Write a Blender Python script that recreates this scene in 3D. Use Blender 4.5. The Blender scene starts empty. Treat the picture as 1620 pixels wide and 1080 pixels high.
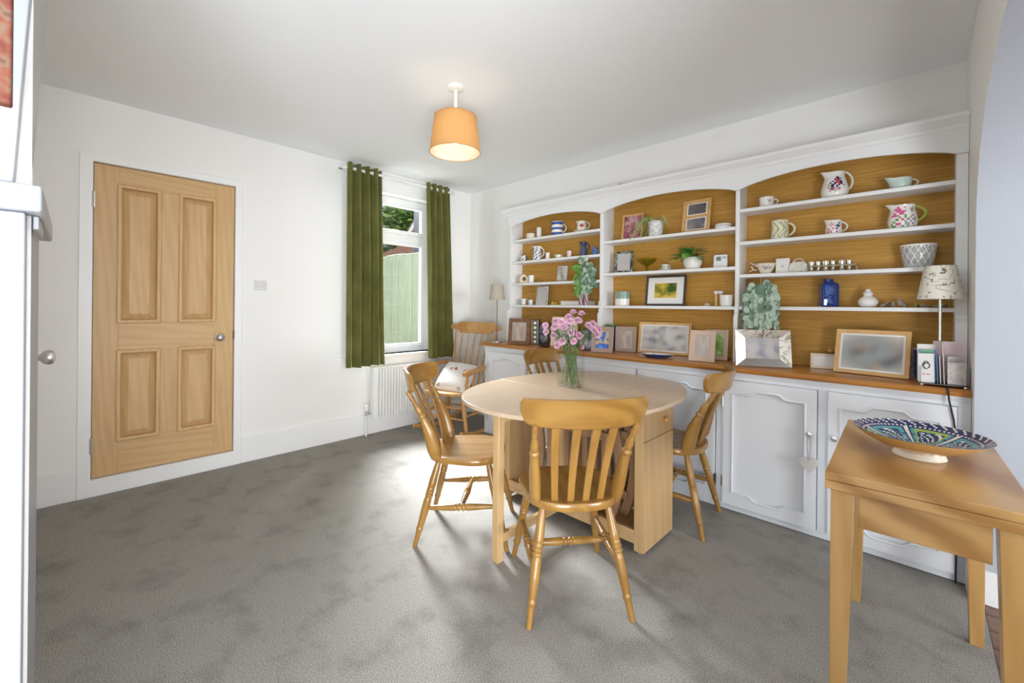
import bpy, math, random
from mathutils import Matrix, Vector
random.seed(7)
PI = math.pi
SC = bpy.context.scene
COL = SC.collection

# ---------------------------------------------------------------- camera, sky, sun, lights, exposure
cam_d = bpy.data.cameras.new('camera')
cam = bpy.data.objects.new('camera', cam_d)
COL.objects.link(cam)
cam_d.sensor_width = 36.0
cam_d.lens = 36.0 * 667.7 / 1620.0
cam_d.shift_y = -0.03497
cam_d.clip_start = 0.05
cam_d.clip_end = 300
cam.matrix_world = (Matrix.Translation((0, 0, 1.22)) @ Matrix.Rotation(0.76559, 4, 'Z')
                    @ Matrix.Rotation(PI / 2, 4, 'X') @ Matrix.Rotation(0.00965, 4, 'Z'))
SC.camera = cam
SC.view_settings.view_transform = 'Standard'
SC.view_settings.look = 'None'
SC.view_settings.gamma = 1.0
SC.view_settings.use_curve_mapping = False
SC.view_settings.exposure = 0.5

w = bpy.data.worlds.new('world')
SC.world = w
w.use_nodes = True
nt = w.node_tree
bg = nt.nodes['Background']
sky = nt.nodes.new('ShaderNodeTexSky')
sky.sky_type = 'NISHITA'
sky.sun_disc = False
sky.sun_elevation = math.radians(48)
sky.sun_rotation = math.radians(150)
sky.air_density = 1.0
sky.dust_density = 2.0
nt.links.new(sky.outputs[0], bg.inputs[0])
bg.inputs[1].default_value = 0.14
SC.cycles.diffuse_bounces = 8
SC.cycles.transparent_max_bounces = 16


def area(name, loc, target, sx, sy, power, col=(1, 1, 1), spread=180):
    d = bpy.data.lights.new(name, 'AREA')
    d.shape = 'RECTANGLE'
    d.size, d.size_y = sx, sy
    d.energy = power
    d.color = col
    d.spread = math.radians(spread)
    o = bpy.data.objects.new(name, d)
    COL.objects.link(o)
    o.location = loc
    o.rotation_euler = (Vector(target) - Vector(loc)).to_track_quat('-Z', 'Y').to_euler()
    return o


sun_d = bpy.data.lights.new('sun', 'SUN')
sun_d.energy = 0.9
sun_d.angle = 0.01
sun_d.color = (1, 0.95, 0.86)
sun = bpy.data.objects.new('sun', sun_d)
COL.objects.link(sun)
sun.rotation_euler = Vector((-0.42, 0.62, -0.66)).to_track_quat('-Z', 'Y').to_euler()

# daylight at the room's windows: the one in view (open sky above the fence) and the rear one; the side window is added fill for the left wall
area('window_daylight', (-8.3, 4.1, 5.2), (-3.85, 2.15, 1.6), 3.6, 3.0, 2000, (0.92, 0.965, 1.0), 100)
area('rear_window_daylight', (-0.2, -2.95, 1.55), (-1.2, 2.5, 1.55), 3.0, 1.6, 12, (0.98, 0.99, 1.0))
area('side_fill_light', (6.8, 0.8, 1.45), (-3.7, 1.2, 1.2), 2.8, 1.7, 265, (0.95, 0.975, 1.0))
# unseen fill light added behind the camera to brighten the ceiling
area('rear_ceiling_fill', (1.1, -0.9, 0.5), (-1.9, 1.3, 2.5), 1.8, 1.6, 112, (0.92, 0.965, 1.0), 160)

# ---------------------------------------------------------------- materials
MATS = {}


def newmat(n):
    m = bpy.data.materials.new(n)
    m.use_nodes = True
    b = m.node_tree.nodes['Principled BSDF']
    return m, m.node_tree, b


def mat(n, c, r=0.5, metal=0.0, spec=0.5, trans=0.0, ior=1.45, coat=0.0, var=None, bump=None, sub=0.0, aniso=(1, 1, 1)):
    """c base colour; var=(colour2, scale, contrast); bump=(scale, strength)"""
    m, t, b = newmat(n)
    b.inputs['Base Color'].default_value = (*c, 1)
    b.inputs['Roughness'].default_value = r
    b.inputs['Metallic'].default_value = metal
    b.inputs['Specular IOR Level'].default_value = spec
    b.inputs['Transmission Weight'].default_value = trans
    b.inputs['IOR'].default_value = ior
    b.inputs['Coat Weight'].default_value = coat
    if var or bump:
        tc = t.nodes.new('ShaderNodeTexCoord')
        mp = t.nodes.new('ShaderNodeMapping')
        mp.inputs['Scale'].default_value = aniso
        t.links.new(tc.outputs['Object'], mp.inputs[0])
    if var:
        nz = t.nodes.new('ShaderNodeTexNoise')
        nz.inputs['Scale'].default_value = var[1]
        nz.inputs['Detail'].default_value = 5
        rp = t.nodes.new('ShaderNodeValToRGB')
        k = var[2]
        rp.color_ramp.elements[0].position = 0.5 - k
        rp.color_ramp.elements[1].position = 0.5 + k
        rp.color_ramp.elements[0].color = (*c, 1)
        rp.color_ramp.elements[1].color = (*var[0], 1)
        t.links.new(mp.outputs[0], nz.inputs['Vector'])
        t.links.new(nz.outputs['Fac'], rp.inputs[0])
        t.links.new(rp.outputs[0], b.inputs['Base Color'])
    if bump:
        nb = t.nodes.new('ShaderNodeTexNoise')
        nb.inputs['Scale'].default_value = bump[0]
        nb.inputs['Detail'].default_value = 4
        bp = t.nodes.new('ShaderNodeBump')
        bp.inputs['Strength'].default_value = bump[1]
        bp.inputs['Distance'].default_value = 0.01
        t.links.new(mp.outputs[0], nb.inputs['Vector'])
        t.links.new(nb.outputs['Fac'], bp.inputs['Height'])
        t.links.new(bp.outputs[0], b.inputs['Normal'])
    MATS[n] = m
    return m


def wood(n, c1, c2, scale=(1, 12, 12), s=3.0, r=0.4, rings=0.35, coat=0.0, spec=0.4):
    """long-grain wood: stretched noise and distorted bands"""
    m, t, b = newmat(n)
    tc = t.nodes.new('ShaderNodeTexCoord')
    mp = t.nodes.new('ShaderNodeMapping')
    mp.inputs['Scale'].default_value = scale
    nz = t.nodes.new('ShaderNodeTexNoise')
    nz.inputs['Scale'].default_value = s
    nz.inputs['Detail'].default_value = 6
    nz.inputs['Roughness'].default_value = 0.6
    wv = t.nodes.new('ShaderNodeTexWave')
    wv.bands_direction = 'DIAGONAL'
    wv.inputs['Scale'].default_value = s * 0.35
    wv.inputs['Distortion'].default_value = 7
    wv.inputs['Detail'].default_value = 3
    mx = t.nodes.new('ShaderNodeMix')
    mx.inputs[0].default_value = rings
    rp = t.nodes.new('ShaderNodeValToRGB')
    rp.color_ramp.elements[0].position = 0.25
    rp.color_ramp.elements[1].position = 0.78
    rp.color_ramp.elements[0].color = (*c2, 1)
    rp.color_ramp.elements[1].color = (*c1, 1)
    t.links.new(tc.outputs['Object'], mp.inputs[0])
    t.links.new(mp.outputs[0], nz.inputs['Vector'])
    t.links.new(mp.outputs[0], wv.inputs['Vector'])
    t.links.new(nz.outputs['Fac'], mx.inputs[2])
    t.links.new(wv.outputs['Fac'], mx.inputs[3])
    t.links.new(mx.outputs[0], rp.inputs[0])
    t.links.new(rp.outputs[0], b.inputs['Base Color'])
    b.inputs['Roughness'].default_value = r
    b.inputs['Specular IOR Level'].default_value = spec
    b.inputs['Coat Weight'].default_value = coat
    b.inputs['Coat Roughness'].default_value = 0.15
    MATS[n] = m
    return m


def cells(n, c, cols, scale, thr=0.35, r=0.5, seed=0):
    """small coloured motifs scattered over a plain ground"""
    m, t, b = newmat(n)
    tc = t.nodes.new('ShaderNodeTexCoord')
    vo = t.nodes.new('ShaderNodeTexVoronoi')
    vo.inputs['Scale'].default_value = scale
    nz = t.nodes.new('ShaderNodeTexNoise')
    nz.inputs['Scale'].default_value = scale * 1.7
    add = t.nodes.new('ShaderNodeVectorMath')
    add.operation = 'MULTIPLY_ADD'
    add.inputs[1].default_value = (0.04, 0.04, 0.04)
    t.links.new(nz.outputs['Color'], add.inputs[0])
    t.links.new(tc.outputs['Object'], add.inputs[2])
    t.links.new(add.outputs[0], vo.inputs['Vector'])
    lt = t.nodes.new('ShaderNodeMath')
    lt.operation = 'LESS_THAN'
    lt.inputs[1].default_value = thr
    t.links.new(vo.outputs['Distance'], lt.inputs[0])
    rp = t.nodes.new('ShaderNodeValToRGB')
    rp.color_ramp.interpolation = 'CONSTANT'
    while len(rp.color_ramp.elements) < len(cols):
        rp.color_ramp.elements.new(0.5)
    for i, cc in enumerate(cols):
        rp.color_ramp.elements[i].position = i / len(cols)
        rp.color_ramp.elements[i].color = (*cc, 1)
    sp = t.nodes.new('ShaderNodeSeparateColor')
    t.links.new(vo.outputs['Color'], sp.inputs[0])
    t.links.new(sp.outputs[0], rp.inputs[0])
    mx = t.nodes.new('ShaderNodeMix')
    mx.data_type = 'RGBA'
    mx.inputs[6].default_value = (*c, 1)
    t.links.new(lt.outputs[0], mx.inputs[0])
    t.links.new(rp.outputs[0], mx.inputs[7])
    t.links.new(mx.outputs[2], b.inputs['Base Color'])
    b.inputs['Roughness'].default_value = r
    MATS[n] = m
    return m


def ramp_noise(n, stops, scale, r=0.5, detail=3, aniso=(1, 1, 1), distort=0.0, off=(0, 0, 0), spec=0.3):
    m, t, b = newmat(n)
    tc = t.nodes.new('ShaderNodeTexCoord')
    mp = t.nodes.new('ShaderNodeMapping')
    mp.inputs['Scale'].default_value = aniso
    mp.inputs['Location'].default_value = off
    nz = t.nodes.new('ShaderNodeTexNoise')
    nz.inputs['Scale'].default_value = scale
    nz.inputs['Detail'].default_value = detail
    nz.inputs['Distortion'].default_value = distort
    rp = t.nodes.new('ShaderNodeValToRGB')
    while len(rp.color_ramp.elements) < len(stops):
        rp.color_ramp.elements.new(0.5)
    for i, (p, cc) in enumerate(stops):
        rp.color_ramp.elements[i].position = p
        rp.color_ramp.elements[i].color = (*cc, 1)
    t.links.new(tc.outputs['Object'], mp.inputs[0])
    t.links.new(mp.outputs[0], nz.inputs['Vector'])
    t.links.new(nz.outputs['Fac'], rp.inputs[0])
    t.links.new(rp.outputs[0], b.inputs['Base Color'])
    b.inputs['Roughness'].default_value = r
    b.inputs['Specular IOR Level'].default_value = spec
    MATS[n] = m
    return m


def blur_photo(n, edge, cols, sx, sz, scale=3.0, off=0.0):
    """an out-of-focus print: soft patches of colour fading to a plain border"""
    m, t, b = newmat(n)
    tc = t.nodes.new('ShaderNodeTexCoord')
    mp = t.nodes.new('ShaderNodeMapping')
    mp.inputs['Location'].default_value = (-0.5, -0.5, -0.5)
    mp2 = t.nodes.new('ShaderNodeMapping')
    mp2.inputs['Scale'].default_value = (sx, 0, sz)
    gr = t.nodes.new('ShaderNodeTexGradient')
    gr.gradient_type = 'SPHERICAL'
    mr = t.nodes.new('ShaderNodeMapRange')
    mr.interpolation_type = 'SMOOTHSTEP'
    mr.inputs[1].default_value = 0.12
    mr.inputs[2].default_value = 0.6
    prev = None
    for i in range(len(cols) - 1):
        mp3 = t.nodes.new('ShaderNodeMapping')
        mp3.inputs['Location'].default_value = (off + 3.7 * i, 0, off + 1.9 * i)
        mp3.inputs['Scale'].default_value = (1, 0, 0.6)
        nz = t.nodes.new('ShaderNodeTexNoise')
        nz.inputs['Scale'].default_value = scale
        nz.inputs['Detail'].default_value = 0
        m2 = t.nodes.new('ShaderNodeMapRange')
        m2.interpolation_type = 'SMOOTHSTEP'
        m2.inputs[1].default_value = 0.3
        m2.inputs[2].default_value = 0.7
        c2 = t.nodes.new('ShaderNodeMix')
        c2.data_type = 'RGBA'
        c2.inputs[6].default_value = (*cols[0], 1)
        c2.inputs[7].default_value = (*cols[i + 1], 1)
        t.links.new(tc.outputs['Generated'], mp3.inputs[0])
        t.links.new(mp3.outputs[0], nz.inputs['Vector'])
        t.links.new(nz.outputs['Fac'], m2.inputs[0])
        t.links.new(m2.outputs[0], c2.inputs[0])
        if prev is not None:
            t.links.new(prev, c2.inputs[6])
        prev = c2.outputs[2]
    mx = t.nodes.new('ShaderNodeMix')
    mx.data_type = 'RGBA'
    mx.inputs[6].default_value = (*edge, 1)
    L = t.links.new
    L(tc.outputs['Generated'], mp.inputs[0])
    L(mp.outputs[0], mp2.inputs[0])
    L(mp2.outputs[0], gr.inputs[0])
    L(gr.outputs['Fac'], mr.inputs[0])
    L(mr.outputs[0], mx.inputs[0])
    L(prev, mx.inputs[7])
    L(mx.outputs[2], b.inputs['Base Color'])
    b.inputs['Roughness'].default_value = 0.35
    MATS[n] = m
    return m


wall_m = mat('wall_paint', (0.86, 0.855, 0.84), 0.7, spec=0.2, bump=(220, 0.03))
ceil_m = mat('ceiling_paint', (0.85, 0.87, 0.885), 0.8, spec=0.2)
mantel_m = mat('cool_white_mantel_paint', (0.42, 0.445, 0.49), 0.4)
trim_m = mat('white_gloss_trim', (0.86, 0.865, 0.865), 0.35)
unit_m = mat('white_unit_paint', (0.74, 0.76, 0.79), 0.4)
unitu_m = mat('white_shelf_paint', (0.82, 0.835, 0.85), 0.4)
pole_m = mat('white_metal_pole', (0.8, 0.8, 0.8), 0.25)
plate_m = mat('socket_plastic', (0.68, 0.68, 0.68), 0.3)  # greyed in place of the shading at the plate's edges
pvc_m = mat('white_plastic', (0.84, 0.85, 0.86), 0.3)
rad_m = mat('radiator_enamel', (0.86, 0.86, 0.85), 0.3)
shaded_reveal_m = mat('shaded_grey_paint', (0.44, 0.465, 0.515), 0.7, spec=0.2)  # reveal's cool grey, darkened for the shade that falls on it
oak_m = wood('oak_door_wood', (0.66, 0.44, 0.215), (0.56, 0.35, 0.155), (14, 14, 1.2), 2.6, 0.42, 0.25)
oakh_m = wood('oak_door_wood_cross', (0.66, 0.44, 0.215), (0.56, 0.35, 0.155), (14, 1.2, 14), 2.6, 0.42, 0.25)
chair_m = wood('honey_pine', (0.36, 0.195, 0.047), (0.265, 0.128, 0.026), (7, 7, 1.3), 2.6, 0.28, 0.3, coat=0.35)
seat_m = wood('honey_pine_seat', (0.37, 0.2, 0.048), (0.26, 0.125, 0.025), (8, 1.2, 8), 2.4, 0.26, 0.3, coat=0.4)
crest_m = wood('honey_pine_crest', (0.33, 0.18, 0.041), (0.235, 0.114, 0.022), (1.2, 8, 9), 2.4, 0.3, 0.35, coat=0.35)
rock_m = wood('rocker_beech', (0.6, 0.33, 0.115), (0.48, 0.24, 0.07), (8, 8, 1.5), 2.4, 0.32, 0.25, coat=0.3)
table_m = wood('pale_beech_veneer', (0.6, 0.465, 0.33), (0.545, 0.405, 0.275), (9, 0.9, 9), 2.2, 0.33, 0.25, coat=0.15)
tablev_m = wood('pale_beech_upright', (0.58, 0.39, 0.195), (0.5, 0.315, 0.14), (10, 10, 0.9), 2.2, 0.38, 0.25)
stow_m = wood('stored_chair_wood', (0.45, 0.28, 0.15), (0.31, 0.17, 0.085), (8, 8, 1.2), 2.5, 0.4, 0.25)
side_m = wood('golden_beech', (0.56, 0.325, 0.118), (0.36, 0.18, 0.05), (3.2, 1.6, 6), 2.2, 0.3, 0.65, coat=0.25)
sidev_m = wood('golden_beech_legs', (0.51, 0.305, 0.11), (0.41, 0.225, 0.07), (9, 9, 1.4), 2.6, 0.35, 0.3, coat=0.2)
top_m = wood('worktop_mahogany', (0.52, 0.225, 0.05), (0.36, 0.13, 0.024), (1.0, 11, 11), 2.4, 0.28, 0.3, coat=0.4)
floorwood_m = wood('dark_hardwood', (0.20, 0.08, 0.04), (0.12, 0.045, 0.02), (1.2, 12, 12), 2.5, 0.3, 0.3, coat=0.3)
pineframe_m = wood('pine_frame', (0.72, 0.46, 0.2), (0.62, 0.36, 0.13), (6, 6, 6), 3, 0.4, 0.2)
brownframe_m = wood('brown_frame', (0.22, 0.11, 0.055), (0.13, 0.06, 0.03), (6, 6, 6), 3, 0.4, 0.2)
taupe_m = mat('taupe_frame', (0.36, 0.26, 0.2), 0.45)
taupe2_m = mat('pale_taupe_frame', (0.52, 0.39, 0.3), 0.45)
cream_m = mat('cream_paint', (0.78, 0.66, 0.47), 0.45)
blackfr_m = mat('dark_frame', (0.06, 0.048, 0.042), 0.35)
silver_m = mat('silver_metal', (0.78, 0.78, 0.78), 0.18, metal=1.0)
steel_m = mat('brushed_steel', (0.62, 0.61, 0.59), 0.28, metal=1.0)
dkmetal_m = mat('dark_metal', (0.12, 0.11, 0.1), 0.4, metal=0.8)
gold_m = mat('gold_metal', (0.75, 0.52, 0.2), 0.3, metal=1.0)
mirror_m = mat('plain_mirror', (0.45, 0.42, 0.38), 0.25, metal=1.0)
mirrorm_m = ramp_noise('etched_mirror', [(0.0, (0.62, 0.58, 0.52)), (0.5, (0.6, 0.56, 0.5)), (0.55, (0.2, 0.16, 0.11)), (0.6, (0.6, 0.56, 0.5)), (1.0, (0.5, 0.44, 0.36))], 16, 0.28, 2, distort=1.5, spec=0.8)
mirrorm_m.node_tree.nodes['Principled BSDF'].inputs['Metallic'].default_value = 0.9
mosaic_m = ramp_noise('dark_mosaic_silver', [(0.4, (0.05, 0.06, 0.06)), (0.5, (0.35, 0.38, 0.38)), (0.56, (0.08, 0.1, 0.1)), (0.65, (0.5, 0.52, 0.52))], 22, 0.2, 1)
white_m = mat('white_glaze', (0.82, 0.81, 0.78), 0.18, coat=0.3)
offw_m = mat('ivory_glaze', (0.78, 0.72, 0.6), 0.2, coat=0.3)
matw_m = mat('matt_white', (0.8, 0.79, 0.76), 0.6)
blue_m = mat('blue_glaze', (0.035, 0.09, 0.36), 0.2, coat=0.3)
ltblue_m = mat('light_blue_glaze', (0.12, 0.3, 0.6), 0.2, coat=0.3)
navy_m = mat('navy_glaze', (0.02, 0.03, 0.12), 0.2, coat=0.4)
celadon_m = mat('celadon_glaze', (0.56, 0.68, 0.62), 0.2, coat=0.3)
sage_m = mat('sage_glaze', (0.25, 0.36, 0.3), 0.3)
pink_m = mat('pink_paint', (0.66, 0.12, 0.3), 0.3)
red_m = mat('red_paint', (0.55, 0.05, 0.06), 0.3)
green_m = mat('green_paint', (0.14, 0.3, 0.06), 0.3)
lime_m = mat('lime_glaze', (0.38, 0.46, 0.07), 0.2, coat=0.3)
yellow_m = mat('yellow_glaze', (0.66, 0.5, 0.06), 0.22, coat=0.3)
teal_m = mat('teal_glaze', (0.1, 0.33, 0.37), 0.22, coat=0.3)
tan_m = mat('honey_glaze', (0.6, 0.38, 0.14), 0.22, coat=0.4)
grey_m = mat('grey_print', (0.3, 0.3, 0.31), 0.4)
black_m = mat('black_plastic', (0.015, 0.015, 0.017), 0.4)
brownp_m = mat('brown_print', (0.2, 0.1, 0.08), 0.4)
lilacp_m = mat('lilac_print', (0.6, 0.45, 0.6), 0.4)
paper_m = mat('white_paper', (0.8, 0.79, 0.77), 0.7)
pinkpaper_m = mat('pale_pink_paper', (0.74, 0.62, 0.64), 0.7)
silverphoto_m = mat('grey_print_paper', (0.5, 0.48, 0.47), 0.35)
glass_m = mat('clear_glass', (1, 1, 1), 0.0, trans=1.0, ior=1.45)


def thin_glass(n, c=(1, 1, 1), ior=1.3, edge=0.6):
    m, t, b = newmat(n)
    tr = t.nodes.new('ShaderNodeBsdfTransparent')
    tr.inputs[0].default_value = (*c, 1)
    gl = t.nodes.new('ShaderNodeBsdfGlossy')
    gl.inputs['Roughness'].default_value = 0.02
    lw = t.nodes.new('ShaderNodeLayerWeight')
    lw.inputs['Blend'].default_value = 0.5
    pw = t.nodes.new('ShaderNodeMath')
    pw.operation = 'POWER'
    pw.inputs[1].default_value = 4.0
    t.links.new(lw.outputs['Facing'], pw.inputs[0])
    fr = t.nodes.new('ShaderNodeMath')
    fr.operation = 'MULTIPLY_ADD'
    fr.inputs[1].default_value = edge
    fr.inputs[2].default_value = ((ior - 1) / (ior + 1)) ** 2
    t.links.new(pw.outputs[0], fr.inputs[0])
    mx = t.nodes.new('ShaderNodeMixShader')
    t.links.new(fr.outputs[0], mx.inputs[0])
    t.links.new(tr.outputs[0], mx.inputs[1])
    t.links.new(gl.outputs[0], mx.inputs[2])
    t.links.new(mx.outputs[0], t.nodes['Material Output'].inputs[0])
    return m


pane_m = thin_glass('window_pane_glass')
vaseglass_m = thin_glass('vase_glass', (0.985, 0.99, 0.99), 1.5, 0.8)
water_m = thin_glass('water', (0.97, 0.985, 0.975), 1.2)
limeglass_m = thin_glass('lime_glass', (0.8, 0.82, 0.2), 1.6)
blueglass_m = mat('blue_glass', (0.05, 0.12, 0.55), 0.05, trans=0.75, ior=1.45, coat=0.4)
blueglassd_m = mat('blue_glass_ridges', (0.16, 0.3, 0.75), 0.08, trans=0.4)

stem_m = mat('green_stem', (0.10, 0.20, 0.055), 0.5)
leaf_m = mat('green_leaf', (0.08, 0.24, 0.035), 0.4, var=((0.24, 0.44, 0.1), 25, 0.15))
ltleaf_m = mat('striped_leaf', (0.28, 0.42, 0.1), 0.45, var=((0.6, 0.66, 0.32), 30, 0.12))
euc_m = mat('eucalyptus_leaf', (0.3, 0.42, 0.32), 0.55, var=((0.52, 0.6, 0.5), 18, 0.2))
eucd_m = mat('eucalyptus_leaf_dark', (0.09, 0.17, 0.12), 0.55, var=((0.2, 0.3, 0.22), 18, 0.2))
petal_m = mat('pink_petals', (0.62, 0.3, 0.45), 0.6, var=((0.8, 0.58, 0.68), 60, 0.2))
soil_m = mat('dark_soil', (0.05, 0.035, 0.025), 0.9)
linen_m = mat('beige_linen', (0.42, 0.37, 0.3), 0.85, bump=(300, 0.3), var=((0.5, 0.45, 0.38), 120, 0.2))
marble_m = mat('grey_marbled_glaze', (0.78, 0.78, 0.77), 0.3, var=((0.5, 0.52, 0.52), 40, 0.1))
dgreen_m = mat('fence_green_wood', (0.125, 0.15, 0.1), 0.8, var=((0.19, 0.215, 0.15), 5, 0.25), aniso=(10, 10, 1))
dslate_m = mat('dark_post', (0.05, 0.055, 0.065), 0.7)
tile_m = mat('brown_roof_tile', (0.26, 0.14, 0.09), 0.8, var=((0.4, 0.26, 0.19), 6, 0.2))
gable_m = mat('pale_render', (0.6, 0.42, 0.34), 0.8)
cottage_m = mat('cream_render', (0.7, 0.6, 0.4), 0.8)
foli_m = mat('tree_leaves', (0.1, 0.22, 0.04), 0.6, var=((0.28, 0.4, 0.12), 2, 0.2))
foliw_m = mat('pale_blossom_leaves', (0.2, 0.32, 0.15), 0.6, var=((0.62, 0.68, 0.55), 5, 0.15))
bark_m = mat('bark', (0.1, 0.07, 0.05), 0.9)
ground_m = mat('garden_ground', (0.14, 0.13, 0.1), 0.9, var=((0.2, 0.2, 0.12), 2, 0.2))
curtain_m = mat('olive_velvet', (0.09, 0.092, 0.024), 0.75, spec=0.15, var=((0.15, 0.148, 0.045), 5, 0.2), bump=(150, 0.1))
curtain_m.node_tree.nodes['Principled BSDF'].inputs['Sheen Weight'].default_value = 0.9
curtain_m.node_tree.nodes['Principled BSDF'].inputs['Sheen Roughness'].default_value = 0.35
curtain_m.node_tree.nodes['Principled BSDF'].inputs['Sheen Tint'].default_value = (0.6, 0.65, 0.35, 1)
cushion_m = cells('floral_cushion_cloth', (0.8, 0.77, 0.72), [(0.6, 0.08, 0.1), (0.8, 0.77, 0.72), (0.6, 0.35, 0.3), (0.8, 0.77, 0.72), (0.4, 0.45, 0.3)], 14, 0.3, 0.9)


def carpet_mat():
    m, t, b = newmat('grey_twist_pile_carpet')
    tc = t.nodes.new('ShaderNodeTexCoord')
    n1 = t.nodes.new('ShaderNodeTexNoise')      # tufts
    n1.inputs['Scale'].default_value = 250
    n1.inputs['Detail'].default_value = 6
    n1.inputs['Roughness'].default_value = 0.75
    n2 = t.nodes.new('ShaderNodeTexNoise')      # brushed pile
    n2.inputs['Scale'].default_value = 5.5
    n2.inputs['Detail'].default_value = 5
    n2.inputs['Roughness'].default_value = 0.62
    for nn in (n1, n2):
        t.links.new(tc.outputs['Object'], nn.inputs['Vector'])
    r1 = t.nodes.new('ShaderNodeValToRGB')
    r1.color_ramp.elements[0].position = 0.36
    r1.color_ramp.elements[1].position = 0.64
    r1.color_ramp.elements[0].color = (0.105, 0.1, 0.092, 1)
    r1.color_ramp.elements[1].color = (0.47, 0.447, 0.41, 1)
    r2 = t.nodes.new('ShaderNodeValToRGB')
    r2.color_ramp.elements[0].position = 0.3
    r2.color_ramp.elements[1].position = 0.5
    r2.color_ramp.elements[0].color = (0.82, 0.82, 0.83, 1)
    r2.color_ramp.elements[1].color = (1.1, 1.1, 1.1, 1)
    mx = t.nodes.new('ShaderNodeMix')
    mx.data_type = 'RGBA'
    mx.blend_type = 'MULTIPLY'
    mx.inputs[0].default_value = 1
    t.links.new(n1.outputs['Fac'], r1.inputs[0])
    t.links.new(n2.outputs['Fac'], r2.inputs[0])
    t.links.new(r1.outputs[0], mx.inputs[6])
    t.links.new(r2.outputs[0], mx.inputs[7])
    t.links.new(mx.outputs[2], b.inputs['Base Color'])
    bp = t.nodes.new('ShaderNodeBump')
    bp.inputs['Strength'].default_value = 0.15
    bp.inputs['Distance'].default_value = 0.003
    t.links.new(n1.outputs['Fac'], bp.inputs['Height'])
    t.links.new(bp.outputs[0], b.inputs['Normal'])
    b.inputs['Roughness'].default_value = 0.95
    b.inputs['Specular IOR Level'].default_value = 0.1
    return m


carpet_m = carpet_mat()


def grasscloth_mat():
    m, t, b = newmat('golden_grasscloth')
    tc = t.nodes.new('ShaderNodeTexCoord')
    mp = t.nodes.new('ShaderNodeMapping')
    mp.inputs['Scale'].default_value = (2.5, 2.5, 130)
    n1 = t.nodes.new('ShaderNodeTexNoise')
    n1.inputs['Scale'].default_value = 2.2
    n1.inputs['Detail'].default_value = 5
    t.links.new(tc.outputs['Object'], mp.inputs[0])
    t.links.new(mp.outputs[0], n1.inputs['Vector'])
    rp = t.nodes.new('ShaderNodeValToRGB')
    for i, (p, c) in enumerate(((0.25, (0.34, 0.17, 0.03)), (0.72, (0.62, 0.345, 0.075)))):
        rp.color_ramp.elements[i].position = p
        rp.color_ramp.elements[i].color = (*c, 1)
    e = rp.color_ramp.elements.new(0.86)
    e.color = (0.58, 0.36, 0.11, 1)
    t.links.new(n1.outputs['Fac'], rp.inputs[0])
    t.links.new(rp.outputs[0], b.inputs['Base Color'])
    b.inputs['Roughness'].default_value = 0.55
    b.inputs['Specular IOR Level'].default_value = 0.3
    bp = t.nodes.new('ShaderNodeBump')
    bp.inputs['Strength'].default_value = 0.3
    bp.inputs['Distance'].default_value = 0.004
    t.links.new(n1.outputs['Fac'], bp.inputs['Height'])
    t.links.new(bp.outputs[0], b.inputs['Normal'])
    return m


grass_m = grasscloth_mat()


def map_shade_mat():
    m, t, b = newmat('map_print_shade')
    tc = t.nodes.new('ShaderNodeTexCoord')
    nz = t.nodes.new('ShaderNodeTexNoise')
    nz.inputs['Scale'].default_value = 9
    nz.inputs['Detail'].default_value = 3
    t.links.new(tc.outputs['Object'], nz.inputs['Vector'])
    mu = t.nodes.new('ShaderNodeMath')
    mu.operation = 'MULTIPLY'
    mu.inputs[1].default_value = 11
    fr = t.nodes.new('ShaderNodeMath')
    fr.operation = 'FRACT'
    lt = t.nodes.new('ShaderNodeMath')
    lt.operation = 'LESS_THAN'
    lt.inputs[1].default_value = 0.1
    t.links.new(nz.outputs['Fac'], mu.inputs[0])
    t.links.new(mu.outputs[0], fr.inputs[0])
    t.links.new(fr.outputs[0], lt.inputs[0])
    mx = t.nodes.new('ShaderNodeMix')
    mx.data_type = 'RGBA'
    mx.inputs[6].default_value = (0.78, 0.74, 0.66, 1)
    mx.inputs[7].default_value = (0.24, 0.2, 0.16, 1)
    t.links.new(lt.outputs[0], mx.inputs[0])
    t.links.new(mx.outputs[2], b.inputs['Base Color'])
    b.inputs['Roughness'].default_value = 0.8
    return m


map_m = map_shade_mat()


def translucent(n, c, mixf=0.5):
    m, t, b = newmat(n)
    b.inputs['Base Color'].default_value = (*c, 1)
    b.inputs['Roughness'].default_value = 0.9
    tr = t.nodes.new('ShaderNodeBsdfTranslucent')
    tr.inputs[0].default_value = (*c, 1)
    mx = t.nodes.new('ShaderNodeMixShader')
    mx.inputs[0].default_value = mixf
    out = t.nodes['Material Output']
    t.links.new(b.outputs[0], mx.inputs[1])
    t.links.new(tr.outputs[0], mx.inputs[2])
    t.links.new(mx.outputs[0], out.inputs[0])
    return m


shade_m = translucent('orange_linen_shade', (0.76, 0.47, 0.2), 0.5)
shadein_m = translucent('white_shade_lining', (0.85, 0.8, 0.7), 0.4)


def emit(n, c, s):
    m, t, b = newmat(n)
    b.inputs['Base Color'].default_value = (0, 0, 0, 1)
    b.inputs['Emission Color'].default_value = (*c, 1)
    b.inputs['Emission Strength'].default_value = s
    return m


bulb_m = emit('lit_bulb', (1, 0.86, 0.66), 12)

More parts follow.
